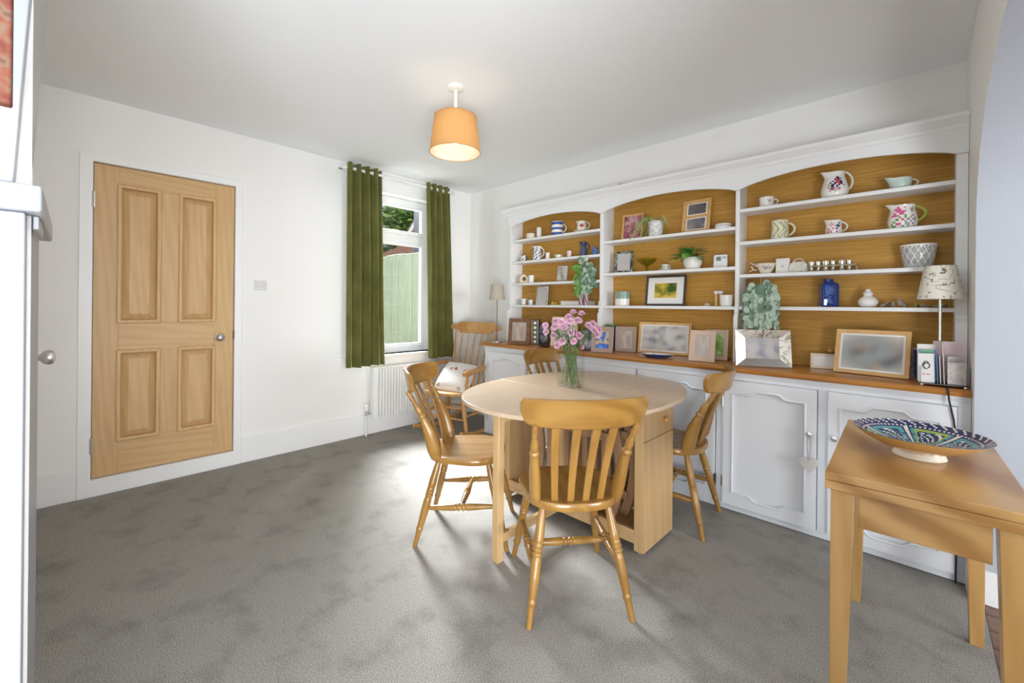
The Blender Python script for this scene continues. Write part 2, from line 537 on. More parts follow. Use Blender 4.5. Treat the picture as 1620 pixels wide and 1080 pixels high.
# ---------------------------------------------------------------- mesh builder
class G:
    def __init__(s):
        s.v, s.f, s.mi = [], [], []

    def add(s, vs, fs, mi=0):
        o = len(s.v)
        s.v += [tuple(p) for p in vs]
        s.f += [tuple(i + o for i in f) for f in fs]
        s.mi += [mi] * len(fs) if isinstance(mi, int) else list(mi)
        return s

    def box(s, x0, x1, y0, y1, z0, z1, mi=0, M=None):
        vs = [(x, y, z) for z in (z0, z1) for y in (y0, y1) for x in (x0, x1)]
        if M is not None:
            vs = [M @ Vector(p) for p in vs]
        return s.add(vs, [(0, 2, 3, 1), (4, 5, 7, 6), (0, 1, 5, 4), (2, 6, 7, 3), (0, 4, 6, 2), (1, 3, 7, 5)], mi)

    def lathe(s, prof, n=24, c=(0, 0, 0), fn=None, mi=0, rx=1.0, ry=1.0):
        """prof [(r, z)] bottom to top along the outside; r 0 makes a pole"""
        rows, vs, fs, ms = [], [], [], []
        for r, z in prof:
            if r < 1e-6:
                rows.append([len(vs)])
                vs.append((c[0], c[1], c[2] + z))
            else:
                rows.append(list(range(len(vs), len(vs) + n)))
                vs += [(c[0] + rx * r * math.cos(2 * PI * k / n), c[1] + ry * r * math.sin(2 * PI * k / n), c[2] + z) for k in range(n)]
        for i in range(len(rows) - 1):
            a, b = rows[i], rows[i + 1]
            if len(a) == 1 and len(b) == 1:
                continue
            for k in range(n):
                j = (k + 1) % n
                if len(a) == 1:
                    fs.append((a[0], b[j], b[k]))
                elif len(b) == 1:
                    fs.append((a[k], a[j], b[0]))
                else:
                    fs.append((a[k], a[j], b[j], b[k]))
                ms.append(fn(2 * PI * (k + .5) / n, (prof[i][1] + prof[i + 1][1]) / 2, i) if fn else mi)
        return s.add(vs, fs, ms)

    def tube(s, path, rad, n=8, mi=0, closed=False, sx=1.0, up=None):
        """sweep of a circle (or ellipse: sx scales the side axis) along path; rad number or list"""
        P_ = [Vector(p) for p in path]
        N = len(P_)
        if not isinstance(rad, (list, tuple)):
            rad = [rad] * N
        vs, fs = [], []
        ref = Vector(up) if up else None
        prev = None
        for i in range(N):
            a = P_[(i - 1) % N] if (closed or i > 0) else P_[i]
            b = P_[(i + 1) % N] if (closed or i < N - 1) else P_[i]
            t = (b - a).normalized()
            if ref is not None:
                u = (ref - t * ref.dot(t)).normalized()
            elif prev is None:
                h = Vector((0, 0, 1)) if abs(t.z) < 0.9 else Vector((1, 0, 0))
                u = (h - t * h.dot(t)).normalized()
            else:
                u = (prev - t * prev.dot(t)).normalized()
            prev = u
            v = t.cross(u)
            sxi = sx[i] if isinstance(sx, (list, tuple)) else sx
            for k in range(n):
                q = 2 * PI * k / n
                vs.append(P_[i] + u * (rad[i] * math.cos(q)) + v * (rad[i] * sxi * math.sin(q)))
        M_ = N if closed else N - 1
        for i in range(M_):
            i2 = (i + 1) % N
            for k in range(n):
                j = (k + 1) % n
                fs.append((i * n + k, i * n + j, i2 * n + j, i2 * n + k))
        if not closed:
            fs.append(tuple(range(n - 1, -1, -1)))
            fs.append(tuple((N - 1) * n + k for k in range(n)))
        return s.add(vs, fs, mi)

    def strip(s, path, w, t, side=(1, 0, 0), mi=0):
        """rectangular section (w along side, t across) swept along path"""
        P_ = [Vector(p) for p in path]
        N = len(P_)
        S = Vector(side)
        vs, fs = [], []
        for i in range(N):
            tg = (P_[min(i + 1, N - 1)] - P_[max(i - 1, 0)]).normalized()
            u = (S - tg * S.dot(tg)).normalized()
            v = tg.cross(u)
            ww = w[i] if isinstance(w, (list, tuple)) else w
            for a, b in ((-1, -1), (1, -1), (1, 1), (-1, 1)):
                vs.append(P_[i] + u * (a * ww / 2) + v * (b * t / 2))
        for i in range(N - 1):
            for k in range(4):
                j = (k + 1) % 4
                fs.append((i * 4 + k, i * 4 + j, i * 4 + 4 + j, i * 4 + 4 + k))
        fs.append((3, 2, 1, 0))
        fs.append(tuple((N - 1) * 4 + k for k in range(4)))
        return s.add(vs, fs, mi)

    def prism(s, poly, d0, d1, plane='xy', mi=0):
        """outline extruded from d0 to d1 along the axis the plane leaves out"""
        def P3(p, d):
            return {'xy': (p[0], p[1], d), 'xz': (p[0], d, p[1]), 'yz': (d, p[0], p[1])}[plane]
        n = len(poly)
        vs = [P3(p, d0) for p in poly] + [P3(p, d1) for p in poly]
        fs = [tuple(range(n - 1, -1, -1)), tuple(range(n, 2 * n))]
        fs += [(k, (k + 1) % n, n + (k + 1) % n, n + k) for k in range(n)]
        return s.add(vs, fs, mi)

    def ringprism(s, outer, inner, d0, d1, plane='xz', mi=0, lift=0.0):
        """a frame: outer and inner outlines with the same number of points"""
        def P3(p, d):
            return {'xy': (p[0], p[1], d), 'xz': (p[0], d, p[1]), 'yz': (d, p[0], p[1])}[plane]
        n = len(outer)
        vs = [P3(p, d0) for p in outer] + [P3(p, d0 + lift) for p in inner] + [P3(p, d1) for p in outer] + [P3(p, d1) for p in inner]
        fs = []
        for k in range(n):
            j = (k + 1) % n
            fs += [(k, j, n + j, n + k), (2 * n + k, 3 * n + k, 3 * n + j, 2 * n + j), (k, 2 * n + k, 2 * n + j, j), (n + k, n + j, 3 * n + j, 3 * n + k)]
        return s.add(vs, fs, mi)

    def xf(s, M):
        s.v = [tuple(M @ Vector(p)) for p in s.v]
        return s


def mesh_of(name, g, mats, smooth=35):
    me = bpy.data.meshes.new(name)
    me.from_pydata(g.v, [], g.f)
    for m in (mats if isinstance(mats, (list, tuple)) else [mats]):
        me.materials.append(m)
    if any(g.mi):
        me.polygons.foreach_set('material_index', g.mi)
    import bmesh
    bm = bmesh.new()
    bm.from_mesh(me)
    bmesh.ops.recalc_face_normals(bm, faces=bm.faces)
    bm.to_mesh(me)
    bm.free()
    if smooth:
        me.polygons.foreach_set('use_smooth', [True] * len(me.polygons))
        me.set_sharp_from_angle(angle=math.radians(smooth))
    me.update()
    return me


def P(name, g, mats, parent=None, smooth=35, bevel=0.0, loc=None, rz=0.0, label=None, kind=None):
    o = bpy.data.objects.new(name, mesh_of(name, g, mats, smooth))
    COL.objects.link(o)
    if parent is not None:
        o.parent = parent
    if loc is not None:
        o.location = loc
    o.rotation_euler = (0, 0, rz)
    if bevel:
        b = o.modifiers.new('bevel', 'BEVEL')
        b.width = bevel
        b.segments = 2
        b.limit_method = 'ANGLE'
        b.angle_limit = math.radians(50)
        if smooth:
            o.data.polygons.foreach_set('use_smooth', [True] * len(o.data.polygons))
    if label:
        o['label'] = label
    if kind:
        o['kind'] = kind
    return o


def T(name, label, cat, loc=(0, 0, 0), rz=0.0, group=None):
    o = bpy.data.objects.new(name, None)
    o.empty_display_size = 0.05
    COL.objects.link(o)
    o.location = loc
    o.rotation_euler = (0, 0, rz)
    return tag(o, label, cat, group)


def tag(o, label, cat, group=None):
    o['label'] = label
    o['category'] = cat
    if group:
        o['group'] = group
    return o


def copy_tree(o, parent=None):
    c = o.copy()
    COL.objects.link(c)
    if parent is not None:
        c.parent = parent
    for ch in list(o.children):
        copy_tree(ch, c)
    return c


def struct(name, g, m, label=None, parent=None, bevel=0.0, smooth=35):
    o = P(name, g, m, parent, smooth, bevel)
    if parent is None:
        o['kind'] = 'structure'
    if label:
        o['label'] = label
    return o

# ---------------------------------------------------------------- the room
LW, BW, RW, CH = -3.725, 3.17, 0.175, 2.5       # left wall, dresser wall, arch wall, ceiling height


def wall_cols(g, along, d0, d1, a0, a1, z1, holes):
    """a wall slab with rectangular holes [(a_from, a_to, z_from, z_to)]"""
    def bx(p, q, z0, zz):
        if q - p > 1e-6 and zz - z0 > 1e-6:
            if along == 'y':
                g.box(d0, d1, p, q, z0, zz)
            else:
                g.box(p, q, d0, d1, z0, zz)
    cur = a0
    for h in sorted(holes):
        bx(cur, h[0], 0, z1)
        bx(h[0], h[1], 0, h[2])
        bx(h[0], h[1], h[3], z1)
        cur = h[1]
    bx(cur, a1, 0, z1)


struct('floor', G().box(-4.0, 0.205, -3.1, 3.4, -0.1, 0), carpet_m, 'grey twist pile carpet with brushed marks')
struct('ceiling', G().box(-4.1, 4.2, -3.2, 3.5, CH, CH + 0.12), ceil_m, 'plain white ceiling')
g = G()
wall_cols(g, 'y', LW - 0.25, LW, -3.1, 3.4, CH, [(0.083, 0.845, 0.105, 2.097), (1.74, 2.68, 0.735, 2.306)])
g.box(LW - 0.25, LW - 0.06, 0.083, 0.845, 0.105, 2.097)
struct('wall_left', g, wall_m, 'white wall with the oak door and the window')
struct('wall_back', G().box(LW - 0.25, 4.1, BW, BW + 0.25, 0, CH), wall_m, 'white wall behind the built-in shelves')

# arch wall on the right, thick, with a basket arch
pts = [(BW, 0), (BW, CH), (0.5, CH), (0.5, 0), (0.89, 0)]
na = 40
for k in range(na + 1):
    a = PI - PI * k / na
    c, s_ = math.cos(a), math.sin(a)
    e = 2 / 2.15
    pts.append((1.765 + 0.875 * math.copysign(abs(c) ** e, c), 1.55 + 0.53 * abs(s_) ** e))
pts.append((2.64, 0))
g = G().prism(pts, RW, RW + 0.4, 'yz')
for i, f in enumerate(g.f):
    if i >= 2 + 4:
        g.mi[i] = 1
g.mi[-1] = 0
struct('wall_right', g, [wall_m, shaded_reveal_m], 'white wall with a wide arch and grey reveal darkened as shade', smooth=25)
# the short wall on the near left with a flush cupboard door
struct('wall_near', G().prism([(-3.75, -0.174), (-1.43, -0.0655), (-1.43, -0.3), (-3.75, -0.3)], 0, CH, 'xy'), wall_m, 'white wall seen almost edge on')
g = G()
wall_cols(g, 'x', -3.2, -3.0, -4.0, 4.1, CH, [(-1.8, 1.4, 0.7, 2.4)])
struct('wall_rear', g, wall_m, 'rear wall with a wide window')
g = G()
wall_cols(g, 'y', 4.0, 4.2, -3.2, 3.4, CH, [(-0.5, 2.3, 0.6, 2.4)])
struct('wall_side', g, wall_m, 'side wall of the room beyond the arch')
fl2 = struct('floor_2', G().box(0.205, 4.1, -3.1, 3.2, -0.1, -0.012), floorwood_m, 'dark hardwood floor beyond the arch')
for k in range(16):
    gg = G().box(0, 1.9, 0, 0.116, -0.012, 0.0)
    P('plank', gg, floorwood_m, fl2, bevel=0.0015, loc=(0.206 + (0.0), 0.9 + k * 0.118, 0))

# trims
g = G().box(LW, LW + 0.018, -0.18, 0.022, 0, 0.19).box(LW, LW + 0.018, 0.892, BW, 0, 0.19)
struct('baseboard_left', g, trim_m, 'tall plain white baseboard under the window', bevel=0.004)
g = G().box(RW - 0.014, RW, 2.626, 2.752, 0, 0.14).box(RW - 0.014, RW + 0.4, 2.626, 2.64, 0, 0.14)
struct('baseboard_right', g, trim_m, 'white baseboard at the foot of the arch', bevel=0.003)
g = G().ringprism([(0.022, 0.0), (0.892, 0.0), (0.892, 2.145), (0.022, 2.145)], [(0.083, 0.105), (0.845, 0.105), (0.845, 2.097), (0.083, 2.097)], LW, LW + 0.022, 'yz')
struct('trim_1', g, trim_m, 'white frame and threshold around the oak door', bevel=0.003)

# ---------------------------------------------------------------- oak door
dr = T('door_1', 'light oak four panel door in a white frame', 'door', (LW, 0.087, 0.109))
dr['kind'] = 'structure'
del dr['category']
DW, DH = 0.754, 1.984
sd, md = -0.05, -0.008
sw = 0.118


def oak(name, y0, y1, z0, z1, m, x0=sd, x1=md):
    return P(name, G().box(x0, x1, y0, y1, z0, z1), m, dr, bevel=0.0012)


oak('stile', 0, sw, 0, DH, oak_m)
oak('stile', DW - sw, DW, 0, DH, oak_m)
for z0, z1 in ((0, 0.215), (0.79, 0.98), (DH - 0.12, DH)):
    oak('rail', sw, DW - sw, z0, z1, oakh_m)
mid0, mid1 = DW / 2 - 0.056, DW / 2 + 0.056
for z0, z1 in ((0.215, 0.79), (0.98, DH - 0.12)):
    oak('mullion', mid0, mid1, z0, z1, oak_m)
    for y0, y1 in ((sw, mid0), (mid1, DW - sw)):
        # raised and fielded panel
        g = G()
        yy = [(y0, y1, -0.03), (y0 + 0.012, y1 - 0.012, -0.03), (y0 + 0.052, y1 - 0.052, -0.011)]
        ins = [0, 0.012, 0.052]
        vs, fs = [], []
        for (a, b, d), i in zip(yy, ins):
            vs += [(d, a, z0 + i), (d, b, z0 + i), (d, b, z1 - i), (d, a, z1 - i)]
        for r_ in range(2):
            for k in range(4):
                j = (k + 1) % 4
                fs.append((r_ * 4 + k, r_ * 4 + j, r_ * 4 + 4 + j, r_ * 4 + 4 + k))
        fs.append((8, 9, 10, 11))
        g.add(vs, fs)
        g.box(-0.05, -0.0301, y0, y1, z0, z1)
        P('panel', g, oak_m, dr, smooth=0)
        # bolection moulding
        g = G()
        b0 = [(y0 - 0.010, z0 - 0.010), (y1 + 0.010, z0 - 0.010), (y1 + 0.010, z1 + 0.010), (y0 - 0.010, z1 + 0.010)]
        b1 = [(y0 + 0.014, z0 + 0.014), (y1 - 0.014, z0 + 0.014), (y1 - 0.014, z1 - 0.014), (y0 + 0.014, z1 - 0.014)]
        g.ringprism(b0, b1, -0.03, 0.004, 'yz')
        P('moulding', g, oak_m, dr, bevel=0.006)
kg = G().lathe([(0.0, 0), (0.026, 0), (0.026, 0.006), (0.012, 0.012), (0.011, 0.034), (0.02, 0.042), (0.027, 0.055), (0.026, 0.066), (0.016, 0.075), (0, 0.078)], 24)
kg.xf(Matrix.Translation((md, 0.663, 0.857)) @ Matrix.Rotation(PI / 2, 4, 'Y'))
P('knob', kg, steel_m, dr, label='satin steel round door knob')
for z in (0.16, 1.70):
    g = G().box(-0.004, 0.022, -0.012, 0.004, z, z + 0.1)
    g.lathe([(0, 0), (0.006, 0), (0.006, 0.1), (0, 0.1)], 8, (0.022, -0.004, z))
    P('hinge', g, steel_m, dr)
g = G().box(-0.004, 0.019, DW - 0.002, DW + 0.008, 0.84, 0.9)
P('latch_plate', g, dkmetal_m, dr)

# near-left cupboard door in the edge-on wall, with its knob
ang2 = math.atan2(0.1085, 2.32)
d2 = T('door_2', 'flush white door seen edge on at the near left wall', 'door', (-2.4, -0.1109, 0), ang2)
d2['kind'] = 'structure'
del d2['category']
P('leaf', G().box(-0.7, 0.08, -0.002, 0.004, 0.02, 2.0), trim_m, d2)
kg = G().lathe([(0.0, 0), (0.011, 0), (0.009, 0.012), (0.013, 0.022), (0.024, 0.03), (0.029, 0.043), (0.026, 0.055), (0.012, 0.062), (0, 0.063)], 24)
kg.xf(Matrix.Translation((0, 0.004, 1.005)) @ Matrix.Rotation(-PI / 2, 4, 'X'))
P('knob', kg, steel_m, d2, label='brushed steel mushroom shaped door knob')

# ---------------------------------------------------------------- window in view
wn = T('window_1', 'white plastic window with an opening top light', 'window', (LW - 0.115, 1.74, 0.735))
wn['kind'] = 'structure'
del wn['category']
WW, WH = 0.94, 1.571


def fr(name, y0, y1, z0, z1, x0=-0.05, x1=0.0, m=pvc_m, par=wn, bv=0.004):
    return P(name, G().box(x0, x1, y0, y1, z0, z1), m, par, bevel=bv)


fr('frame_side', 0, 0.06, 0, WH)
fr('frame_side', WW - 0.06, WW, 0, WH)
fr('frame_head', 0.06, WW - 0.06, WH - 0.055, WH)
fr('frame_foot', 0.06, WW - 0.06, 0, 0.045)
fr('transom', 0.06, WW - 0.06, 1.13, 1.205)
for z0, z1 in ((0.045, 1.13), (1.205, WH - 0.055)):
    g = G().ringprism([(0.06, z0), (WW - 0.06, z0), (WW - 0.06, z1), (0.06, z1)], [(0.1, z0 + 0.04), (WW - 0.1, z0 + 0.04), (WW - 0.1, z1 - 0.035), (0.1, z1 - 0.035)], -0.04, 0.012, 'yz')
    s_o = P('sash', g, pvc_m, wn, bevel=0.005)
    P('pane', G().box(-0.022, -0.016, 0.095, WW - 0.095, z0 + 0.035, z1 - 0.03), pane_m, s_o)
P('sill', G().box(0.0, 0.148, -0.085, WW + 0.085, -0.03, 0.0), trim_m, wn, bevel=0.008)

# rear window, and a side window added to let fill light in
for nm, dims in (('window_2', (-1.8, 1.4, 0.7, 2.4, 'x')), ('added_window_3', (-0.5, 2.3, 0.6, 2.4, 'y'))):
    a0, a1, z0, z1, ax = dims
    g = G()
    for p, q, r_, s_ in ((a0, a0 + 0.06, z0, z1), (a1 - 0.06, a1, z0, z1), (a0, a1, z0, z0 + 0.06), (a0, a1, z1 - 0.06, z1), ((a0 + a1) / 2 - 0.03, (a0 + a1) / 2 + 0.03, z0, z1)):
        if ax == 'x':
            g.box(p, q, -3.19, -3.13, r_, s_)
        else:
            g.box(4.13, 4.19, p, q, r_, s_)
    struct(nm, g, pvc_m, 'white window behind the viewpoint')

# ---------------------------------------------------------------- garden and houses beyond the window
struct('ground', G().box(-60, LW - 0.26, -20, 60, -0.4, -0.25), ground_m, 'garden ground outside the window')
fe = T('garden_fence', 'pale green vertical board fence outside the window', 'fence', (-9.2, 3.3, -0.25))
n_pl = 27
for k in range(n_pl):
    dz = 0.01 * math.sin(k * 5.1)
    P('plank', G().box(k * 0.178, k * 0.178 + 0.166, -0.012, 0.012, 0.02, 2.2 + dz), dgreen_m, fe, bevel=0.004, loc=(0, 0.003 * math.sin(k * 3.3), 0))
P('backing', G().box(0, n_pl * 0.178, 0.0125, 0.0155, 0.02, 2.18), dslate_m, fe)  # dark sheet added so the gaps between planks look shaded
for z in (0.4, 1.8):
    P('rail', G().box(0, n_pl * 0.178, 0.0165, 0.06, z, z + 0.08), dgreen_m, fe)


def foliage(n, c, rad, sz, seed):
    rnd = random.Random(seed)
    g = G()
    for _ in range(n):
        while True:
            p = Vector((rnd.uniform(-1, 1), rnd.uniform(-1, 1), rnd.uniform(-1, 1)))
            if 0.35 < p.length < 1:
                break
        p = Vector((p.x * rad[0], p.y * rad[1], p.z * rad[2])) + Vector(c)
        M = Matrix.Translation(p) @ Matrix.Rotation(rnd.uniform(0, 6.3), 4, 'Z') @ Matrix.Rotation(rnd.uniform(-1.2, 1.2), 4, 'X')
        s = sz * rnd.uniform(0.6, 1.3)
        g.add([M @ Vector(q) for q in ((-s, 0, 0), (0, -0.5 * s, 0.12 * s), (s, 0, 0), (0, 0.5 * s, 0.12 * s))], [(0, 1, 2, 3)])
    return g


def tree(name, label, loc, crowns, m, seed, leafsize, n):
    t = T(name, label, 'tree', loc)
    P('trunk', G().tube([(0, 0, 0), (0.1, 0, 2), (0, 0.1, 5)], [0.25, 0.2, 0.1], 8), bark_m, t)
    g = G()
    for i, (c, r_) in enumerate(crowns):
        h = foliage(n, c, r_, leafsize, seed + i)
        g.add(h.v, h.f)
    P('foliage', g, m, t, smooth=0, kind='stuff')
    return t


tree('broadleaf_tree', 'dark green leafy tree rising behind the gabled house', (-27.2, 17.0, -0.25),
     [((0, 0, 6.8), (2.6, 2.2, 1.9)), ((-2.2, 0.5, 7.2), (2.2, 2, 2.1)), ((1.9, 0.3, 6.0), (1.5, 1.5, 1.5))], foli_m, 5, 0.26, 1500)
tree('flowering_tree', 'pale blossoming bush below the dark green tree', (-25.0, 13.0, -0.25),
     [((0, 0, 5.5), (1.5, 1.4, 1.2)), ((-1.7, 0.3, 5.3), (1.5, 1.4, 1.2))], foliw_m, 9, 0.17, 1300)
# gabled house
ho = T('gabled_house', 'pale house gable with a white bargeboard above the fence', 'house', (-17.6, 12.6, -0.25))
P('gable_wall', G().prism([(-3.3, 0), (3.3, 0), (3.3, 3.9), (0, 6.55), (-3.3, 3.9)], 0, 6, 'xz'), gable_m, ho, smooth=0)
for sgn in (-1, 1):
    P('bargeboard', G().prism([(sgn * 3.75, 3.55), (0, 6.68), (0, 6.98), (sgn * 4.0, 3.6)], -0.3, -0.2, 'xz'), trim_m, ho, smooth=0)
    P('roof', G().prism([(sgn * 4.0, 3.62), (0, 6.99), (0, 7.09), (sgn * 4.1, 3.66)], -0.3, 6.2, 'xz'), tile_m, ho, smooth=0)
# low tiled roof to the left of the gable
lo = T('tiled_outbuilding', 'low brown tiled roof between the fence and the gabled house', 'building', (-16.9, 9.0, -0.25))
P('wall', G().box(-2.6, 1.2, 0.2, 3.0, 0, 3.1), gable_m, lo, smooth=0)
P('roof', G().prism([(0.0, 3.1), (3.2, 4.55), (3.2, 4.65), (-0.1, 3.16)], -2.8, 1.4, 'yz'), tile_m, lo, smooth=0)
g = G()
for i in range(11):
    for j in range(14):
        x0 = -2.8 + j * 0.3 + (0.15 if i % 2 else 0)
        y0, z0 = i * 0.29, 3.2 + i * 0.1315
        g.box(x0, x0 + 0.28, y0 - 0.02, y0 + 0.3, z0, z0 + 0.05)
P('roof_tiles', g, tile_m, lo, smooth=0, kind='stuff')
co = T('cream_house', 'cream rendered house corner with a dark post beside the window', 'house', (-7.69, 5.0, -0.25))
P('wall', G().box(0.2, 4, 0.1, 5, 0, 5.5), cottage_m, co, smooth=0)
P('post', G().box(0, 0.26, -0.02, 0.2, 0, 5.5), dslate_m, co, smooth=0)

# ---------------------------------------------------------------- built-in cupboards along the dresser wall
FY, WZ = 2.752, 0.866          # cupboard face and worktop height


def fill_outline(outer, inner, d0, d1):
    """a flat board in the xz plane with a shaped hole"""
    import bmesh
    bm = bmesh.new()
    es = []
    for loop in (outer, inner):
        vs = [bm.verts.new((p[0], d0, p[1])) for p in loop]
        es += [bm.edges.new((vs[k], vs[(k + 1) % len(vs)])) for k in range(len(vs))]
    r_ = bmesh.ops.triangle_fill(bm, edges=es, use_beauty=True, use_dissolve=False)
    fs = [f for f in r_['geom'] if isinstance(f, bmesh.types.BMFace)]
    ex = bmesh.ops.extrude_face_region(bm, geom=fs)
    for v in [e for e in ex['geom'] if isinstance(e, bmesh.types.BMVert)]:
        v.co.y = d1
    bmesh.ops.recalc_face_normals(bm, faces=bm.faces)
    g = G()
    bm.verts.ensure_lookup_table()
    bm.verts.index_update()
    g.add([v.co[:] for v in bm.verts], [[v.index for v in f.verts] for f in bm.faces])
    bm.free()
    return g


def shaped(w, h, m, step=0.026):
    """cupboard panel outline: a rectangle whose corners step in with an ogee, top and bottom"""
    x0, x1, z0, z1 = m, w - m, m, h - m
    half = []                       # from left top corner to the middle top, relative
    cw = 0.085
    half.append((x0, z1 - step))
    half.append((x0 + cw, z1 - step))
    for k in range(1, 7):
        t = k / 6
        half.append((x0 + cw + 0.045 * t, z1 - step + step * (t * t * (3 - 2 * t))))
    top = half + [(w - p[0], p[1]) for p in reversed(half)]
    bot = [(p[0], h - p[1]) for p in reversed(top)]
    return top + bot


def cup_door(par, x, w, h, z, knob_side, hinge_side):
    d = P('door', G().box(0.002, w - 0.002, 0.004, 0.018, 0, h), unit_m, par, loc=(x, -0.018, z), bevel=0.002)
    path = shaped(w, h, 0.052)
    g = fill_outline([(0.002, 0), (w - 0.002, 0), (w - 0.002, h), (0.002, h)], path, -0.008, 0.004)
    P('frame', g, unit_m, d, smooth=25)
    P('moulding', G().tube([(p[0], -0.005, p[1]) for p in path], 0.0075, 8, closed=True, up=(0, 1, 0)), unit_m, d, smooth=60)
    kx = w - 0.03 if knob_side > 0 else 0.03
    kg = G().lathe([(0, 0), (0.009, 0), (0.007, 0.008), (0.012, 0.015), (0.0155, 0.022), (0.013, 0.029), (0, 0.032)], 20)
    kg.xf(Matrix.Translation((kx, -0.008, h * 0.685)) @ Matrix.Rotation(PI / 2, 4, 'X'))
    P('knob', kg, silver_m, d, label='polished silver knob')
    hx = 0.0 if hinge_side < 0 else w
    for hz in (0.1, h - 0.16):
        gg = G().lathe([(0, 0), (0.0045, 0), (0.0045, 0.06), (0, 0.06)], 8, (hx, -0.008, hz)).box(hx - 0.008, hx + 0.008, -0.006, 0.002, hz, hz + 0.06)
        P('hinge', gg, steel_m if hinge_side < 0 else dkmetal_m, d)
    return d


CABS = [(-3.0, -1.918, [(-2.925, 0.472), (-2.405, 0.468)], 'white double cupboard under the left third of the worktop'),
        (-1.918, -0.866, [(-1.89, 0.47), (-1.366, 0.475)], 'white double cupboard under the middle of the worktop, behind the dining table'),
        (-0.866, 0.1735, [(-0.846, 0.466), (-0.334, 0.466)], 'white double cupboard at the right end with the hanging heart')]
DOORZ, DOORH = 0.045, 0.742
for x0, x1, ds, lb in CABS:
    c = T('cupboard', lb, 'cupboard', (x0, FY, 0), 0, 'white cupboards under the worktop')
    g = G()
    # carcass with open fronts behind the doors
    xs = [0] + [v for d_ in ds for v in (d_[0] - x0, d_[0] - x0 + d_[1])] + [x1 - x0]
    for k in range(0, len(xs), 2):
        if xs[k + 1] - xs[k] > 1e-4:
            g.box(xs[k], xs[k + 1], 0, 0.02, DOORZ, DOORZ + DOORH)
    g.box(0, x1 - x0, 0, 0.02, 0.004, DOORZ).box(0, x1 - x0, 0, 0.02, DOORZ + DOORH, WZ - 0.032)
    g.box(0, 0.018, 0.02, BW - FY - 0.012, 0.004, WZ - 0.032).box(x1 - x0 - 0.018, x1 - x0, 0.02, BW - FY - 0.012, 0.004, WZ - 0.032)
    g.box(0.018, x1 - x0 - 0.018, 0.1, 0.12, 0.004, WZ - 0.034)
    P('body', g, unit_m, c, bevel=0.0015)
    g = G().prism([(0, WZ - 0.061), (-0.004, WZ - 0.056), (-0.006, WZ - 0.047), (-0.011, WZ - 0.042), (-0.012, WZ - 0.032), (0, WZ - 0.032)], 0, x1 - x0, 'yz')
    P('cornice_moulding', g, unit_m, c)
    for i, (dx, dw) in enumerate(ds):
        ks = 1 if i == 0 else -1
        dd = cup_door(c, dx - x0, dw, DOORH, DOORZ, ks, -ks)
# worktop
g = G()
prof = [(FY - 0.03, WZ - 0.026), (FY - 0.034, WZ - 0.02), (FY - 0.034, WZ - 0.012), (FY - 0.026, WZ - 0.003), (FY - 0.018, WZ), (BW - 0.006, WZ), (BW - 0.006, WZ - 0.03), (FY - 0.026, WZ - 0.03)]
g.prism(prof, -3.05, 0.174, 'yz')
tag(P('worktop', g, top_m), 'long polished red brown wooden worktop over the white cupboards', 'worktop')

# ---------------------------------------------------------------- arched shelf unit standing on the worktop
UY, UB = 2.995, 3.155
su = T('shelf_unit', 'built-in white shelf unit of three arched bays with golden grasscloth backs', 'shelf unit', (0, 0, WZ))
BAYS = [(-2.89, -1.885), (-1.85, -0.862), (-0.836, 0.131)]
SHELF = [[1.862, 1.652, 1.44, 1.229], [1.752, 1.491, 1.229], [1.86, 1.648, 1.437, 1.23]]


def upright(x0, x1):
    """post widening to the front at its foot with a small ogee corbel"""
    f = UY
    z = lambda v: v - WZ
    prof = [(f - 0.028, 0), (f - 0.028, z(1.15)), (f - 0.024, z(1.165)), (f - 0.012, z(1.178)), (f - 0.016, z(1.192)), (f - 0.006, z(1.205)), (f, z(1.225)), (f, z(2.14)), (UB, z(2.14)), (UB, 0)]
    P('upright', G().prism(prof, x0, x1, 'yz'), unitu_m, su, bevel=0.002)


upright(-2.925, -2.89)
upright(-1.885, -1.85)
upright(-0.862, -0.836)
upright(0.131, 0.1735)
for (x0, x1), zs in zip(BAYS, SHELF):
    for z in zs:
        P('shelf', G().box(x0, x1, UY, UB - 0.002, z - 0.022 - WZ, z - WZ), unitu_m, su, bevel=0.003)
    P('back_panel', G().box(x0 - 0.005, x1 + 0.005, UB, UB + 0.012, 0.002, 2.14 - WZ), grass_m, su, smooth=0)
    # arched fascia
    n = 28
    arch = []
    for k in range(n + 1):
        t = k / n
        arch.append((x0 + (x1 - x0) * t, 1.982 + 0.066 * (1 - (2 * t - 1) ** 2) ** 0.8 - WZ))
    P('arched_fascia', G().prism(arch + [(x1 + 0.0, 2.14 - WZ), (x0 - 0.0, 2.14 - WZ)], UY - 0.017, UY - 0.001, 'xz'), unitu_m, su, smooth=30)
for xa, xb in ((-2.925, -2.89), (-1.885, -1.85), (-0.862, -0.836), (0.131, 0.1735)):
    P('fascia_block', G().box(xa, xb, UY - 0.017, UY - 0.001, 1.982 - WZ, 2.14 - WZ), unitu_m, su)
prof = [(UY - 0.017, 2.1), (UY - 0.022, 2.106), (UY - 0.024, 2.12), (UY - 0.036, 2.133), (UY - 0.05, 2.143), (UY - 0.056, 2.152), (UY - 0.056, 2.168), (UB, 2.168), (UB, 2.1401), (UY - 0.0171, 2.1401)]
P('cornice', G().prism([(p[0], p[1] - WZ) for p in prof], -2.985, 0.174, 'yz'), unitu_m, su, smooth=30)

# ---------------------------------------------------------------- dining table (drop-leaf with stowed folding chairs)
TZ = 0.745
tb = T('dining_table', 'pale beech oval drop leaf table with a drawer and open storage frame', 'table', (-1.412, 2.035, 0))
A_, B_, NN = 0.537, 0.727, 2.2
out = []
for k in range(96):
    t = 2 * PI * k / 96
    c, s_ = math.cos(t), math.sin(t)
    out.append((A_ * math.copysign(abs(c) ** (2 / NN), c), B_ * math.copysign(abs(s_) ** (2 / NN), s_)))


